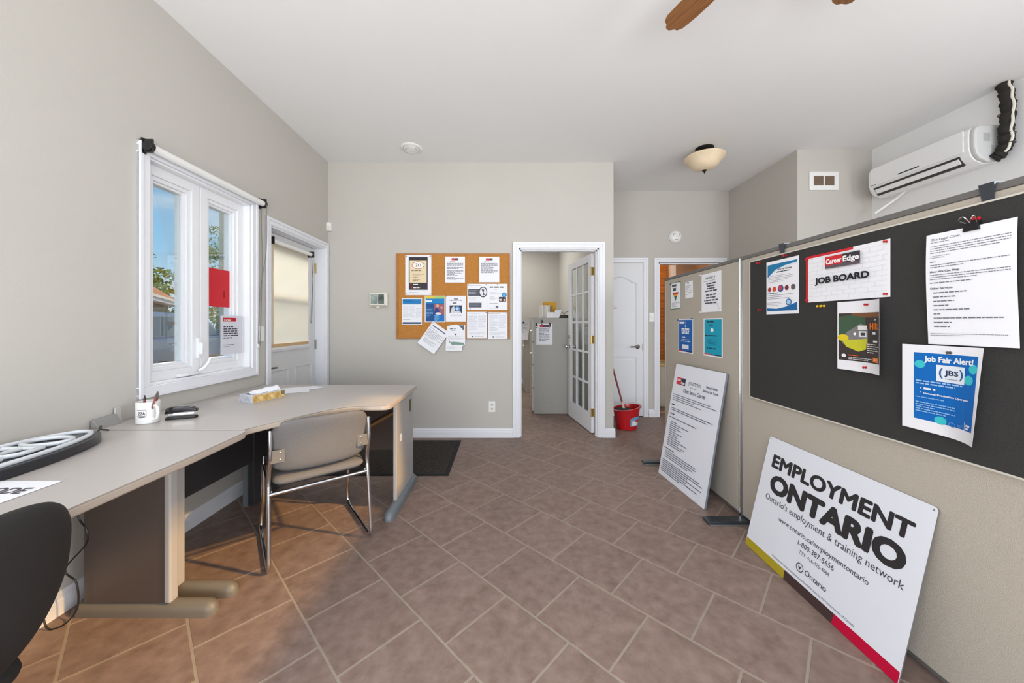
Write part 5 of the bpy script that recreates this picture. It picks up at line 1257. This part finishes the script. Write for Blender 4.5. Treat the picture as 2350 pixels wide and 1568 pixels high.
# local x along the eave, local y = left of direction = away from us (towards -x-y?)
MB().box(-7, 9, .45, 3.9, 0, 2.80).build('wall', M_siding, hs_)
rf = MB(); z0 = 2.86
e0, e1_, d0, d1, rt = -7.5, 9.5, -.05, 4.4, 4.70
ym = (d0+d1)/2
rf.add([(e0, d0, z0), (e1_, d0, z0), (e1_, d1, z0), (e0, d1, z0), (e0+3.5, ym, rt), (e1_-3.5, ym, rt), (e0, d0, z0-.05), (e1_, d0, z0-.05), (e1_, d1, z0-.05), (e0, d1, z0-.05)],
       [(0, 1, 5, 4), (1, 2, 5), (2, 3, 4, 5), (3, 0, 4), (6, 7, 1, 0), (7, 8, 2, 1), (8, 9, 3, 2), (9, 6, 0, 3), (6, 9, 8, 7)])
rf.build('roof', M_roof, hs_)
MB().box(e0, e1_, d0-.04, d0+.02, z0-.26, z0+.02).box(e0, e1_, d0-.14, d0-.02, z0-.12, z0).build('fascia', M_white, hs_)
MB().box(e0, e1_, d0, .5, z0-.28, z0-.24).build('soffit', M_white, hs_)
for x in (-4, 0, 4.5):
    q = MB().box(x, x+1.2, .40, .47, .9, 2.1).build('window', M_white, hs_); MB().box(x+.08, x+1.12, .385, .40, .98, 2.02).build('pane', M_carg, q)
# vehicle parked in front of it; local x = forward
cr_ = thing('parked_suv', 'blue grey SUV parked outside the casement window', 'car', (-8.85, 8.95, -.3), math.atan2(1, -.25))
body = [(-2.45, .42), (-2.5, .75), (-2.42, 1.12), (-2.3, 1.22), (1.15, 1.20), (2.2, 1.06), (2.42, .85), (2.42, .45)]
fn = lambda x, z, y: (x, y, z)
MB().prism(body, -.92, .92, lambda x, y, z: (x, z, y)).build('body', M_car, cr_, bevel=.05, seg=3, smooth=True)
cabn = [(-2.3, 1.20), (-2.12, 1.74), (-1.7, 1.80), (.15, 1.78), (.45, 1.70), (1.2, 1.20)]
MB().prism(cabn, -.80, .80, lambda x, y, z: (x, z, y)).build('cabin', M_car, cr_, bevel=.05, seg=3, smooth=True)
for s in (-1, 1):
    for pg in ([(-2.1, 1.26), (-1.98, 1.66), (-1.35, 1.70), (-1.35, 1.26)], [(-1.28, 1.26), (-1.28, 1.70), (-.42, 1.70), (-.42, 1.26)], [(-.35, 1.26), (-.35, 1.70), (.12, 1.69), (.36, 1.64), (.95, 1.26)]):
        MB().prism(pg, s*.795, s*.812, lambda x, y, z: (x, z, y)).build('side_window', M_carg, cr_)
    MB().prism([(-2.46, .42), (-2.46, .70), (2.42, .70), (2.42, .42)], s*.90, s*.935, lambda x, y, z: (x, z, y)).build('cladding', M_carlow, cr_)
    for x in (-1.5, 1.5):
        wv = MB().cyl((x, s*.72, .36), (x, s*.95, .36), .36, 28).build('wheel', M_tyre, cr_, smooth=True)
        MB().cyl((x, s*.94, .36), (x, s*.96, .36), .22, 20).build('rim', M_nickel, wv, smooth=True)
    for x in (-1.2, -.2): MB().box(x, x+.18, s*.925-.015, s*.925+.015, 1.04, 1.07).build('door_handle', M_chrome, cr_)
    MB().box(.62, .82, min(s*.92, s*1.10), max(s*.92, s*1.10), 1.22, 1.38).build('wing_mirror', M_car, cr_, bevel=.03)
MB().prism([(1.18, 1.24), (.50, 1.68), (.51, 1.70), (1.22, 1.25)], -.72, .72, lambda x, y, z: (x, z, y)).build('windscreen', M_carg, cr_)
for s in (-1, 1): MB().box(2.38, 2.45, s*.75-.15, s*.75+.15, .78, .95).build('headlight', M_white, cr_, bevel=.02)

def tree(label, loc, hgt, rad, n, seed, trunk_h):
    rg = random.Random(seed)
    r = thing('tree', label, 'tree', loc, 0, 'trees outside the casement window')
    MB().tube([(0, 0, 0), (.1, .05, trunk_h*.6), (0, .1, trunk_h)], [.16, .12, .07], 8).tube([(0, .1, trunk_h*.8), (rad*.4, 0, trunk_h+.9)], [.06, .03], 6).tube([(0, .1, trunk_h*.8), (-rad*.4, .2, trunk_h+1)], [.06, .03], 6).build('trunk', M_bark, r)
    q = MB(); cl_ = [(rg.uniform(-1, 1)*rad*.6, rg.uniform(-1, 1)*rad*.6, trunk_h+rg.uniform(0, 1)*(hgt-trunk_h)*.85, rg.uniform(.25, .5)*rad) for _ in range(16)]
    for i in range(n):
        c = cl_[i % 16]; v = Vector((rg.gauss(0, 1), rg.gauss(0, 1), rg.gauss(0, 1))).normalized()*c[3]*rg.uniform(.6, 1)
        p = Vector(c[:3])+Vector((v.x, v.y, v.z*.7)); s = rg.uniform(.07, .14)*rad/2.2
        a = Vector((rg.uniform(-1, 1), rg.uniform(-1, 1), rg.uniform(-1, 1))).normalized(); b = a.orthogonal().normalized()
        q.add([p-a*s, p+b*s*.5, p+a*s, p-b*s*.5], [(0, 1, 2, 3)])
    q.build('foliage', M_leaf, r, kind='stuff')
tree('leafy tree rising behind the bungalow roof, left one', (-30.5, 29.5, -.3), 6.6, 3.0, 3500, 1, 1.6)
tree('leafy tree rising behind the bungalow roof, right one', (-28.0, 37.5, -.3), 7.6, 3.0, 3500, 2, 1.6)
tree('tree with a branch reaching in at the left window edge', (-40.0, 37.2, -.3), 10.2, 1.9, 900, 3, 4.6)
tree('taller tree seen beside the grey green pillar', (-20.0, 24.2, -.3), 8.6, 1.5, 1500, 4, 4.0)
tree('low bush like tree low in the right window pane', (-10.6, 12.9, -.3), 2.3, .9, 1500, 5, .4)
print('tiles', ntile)
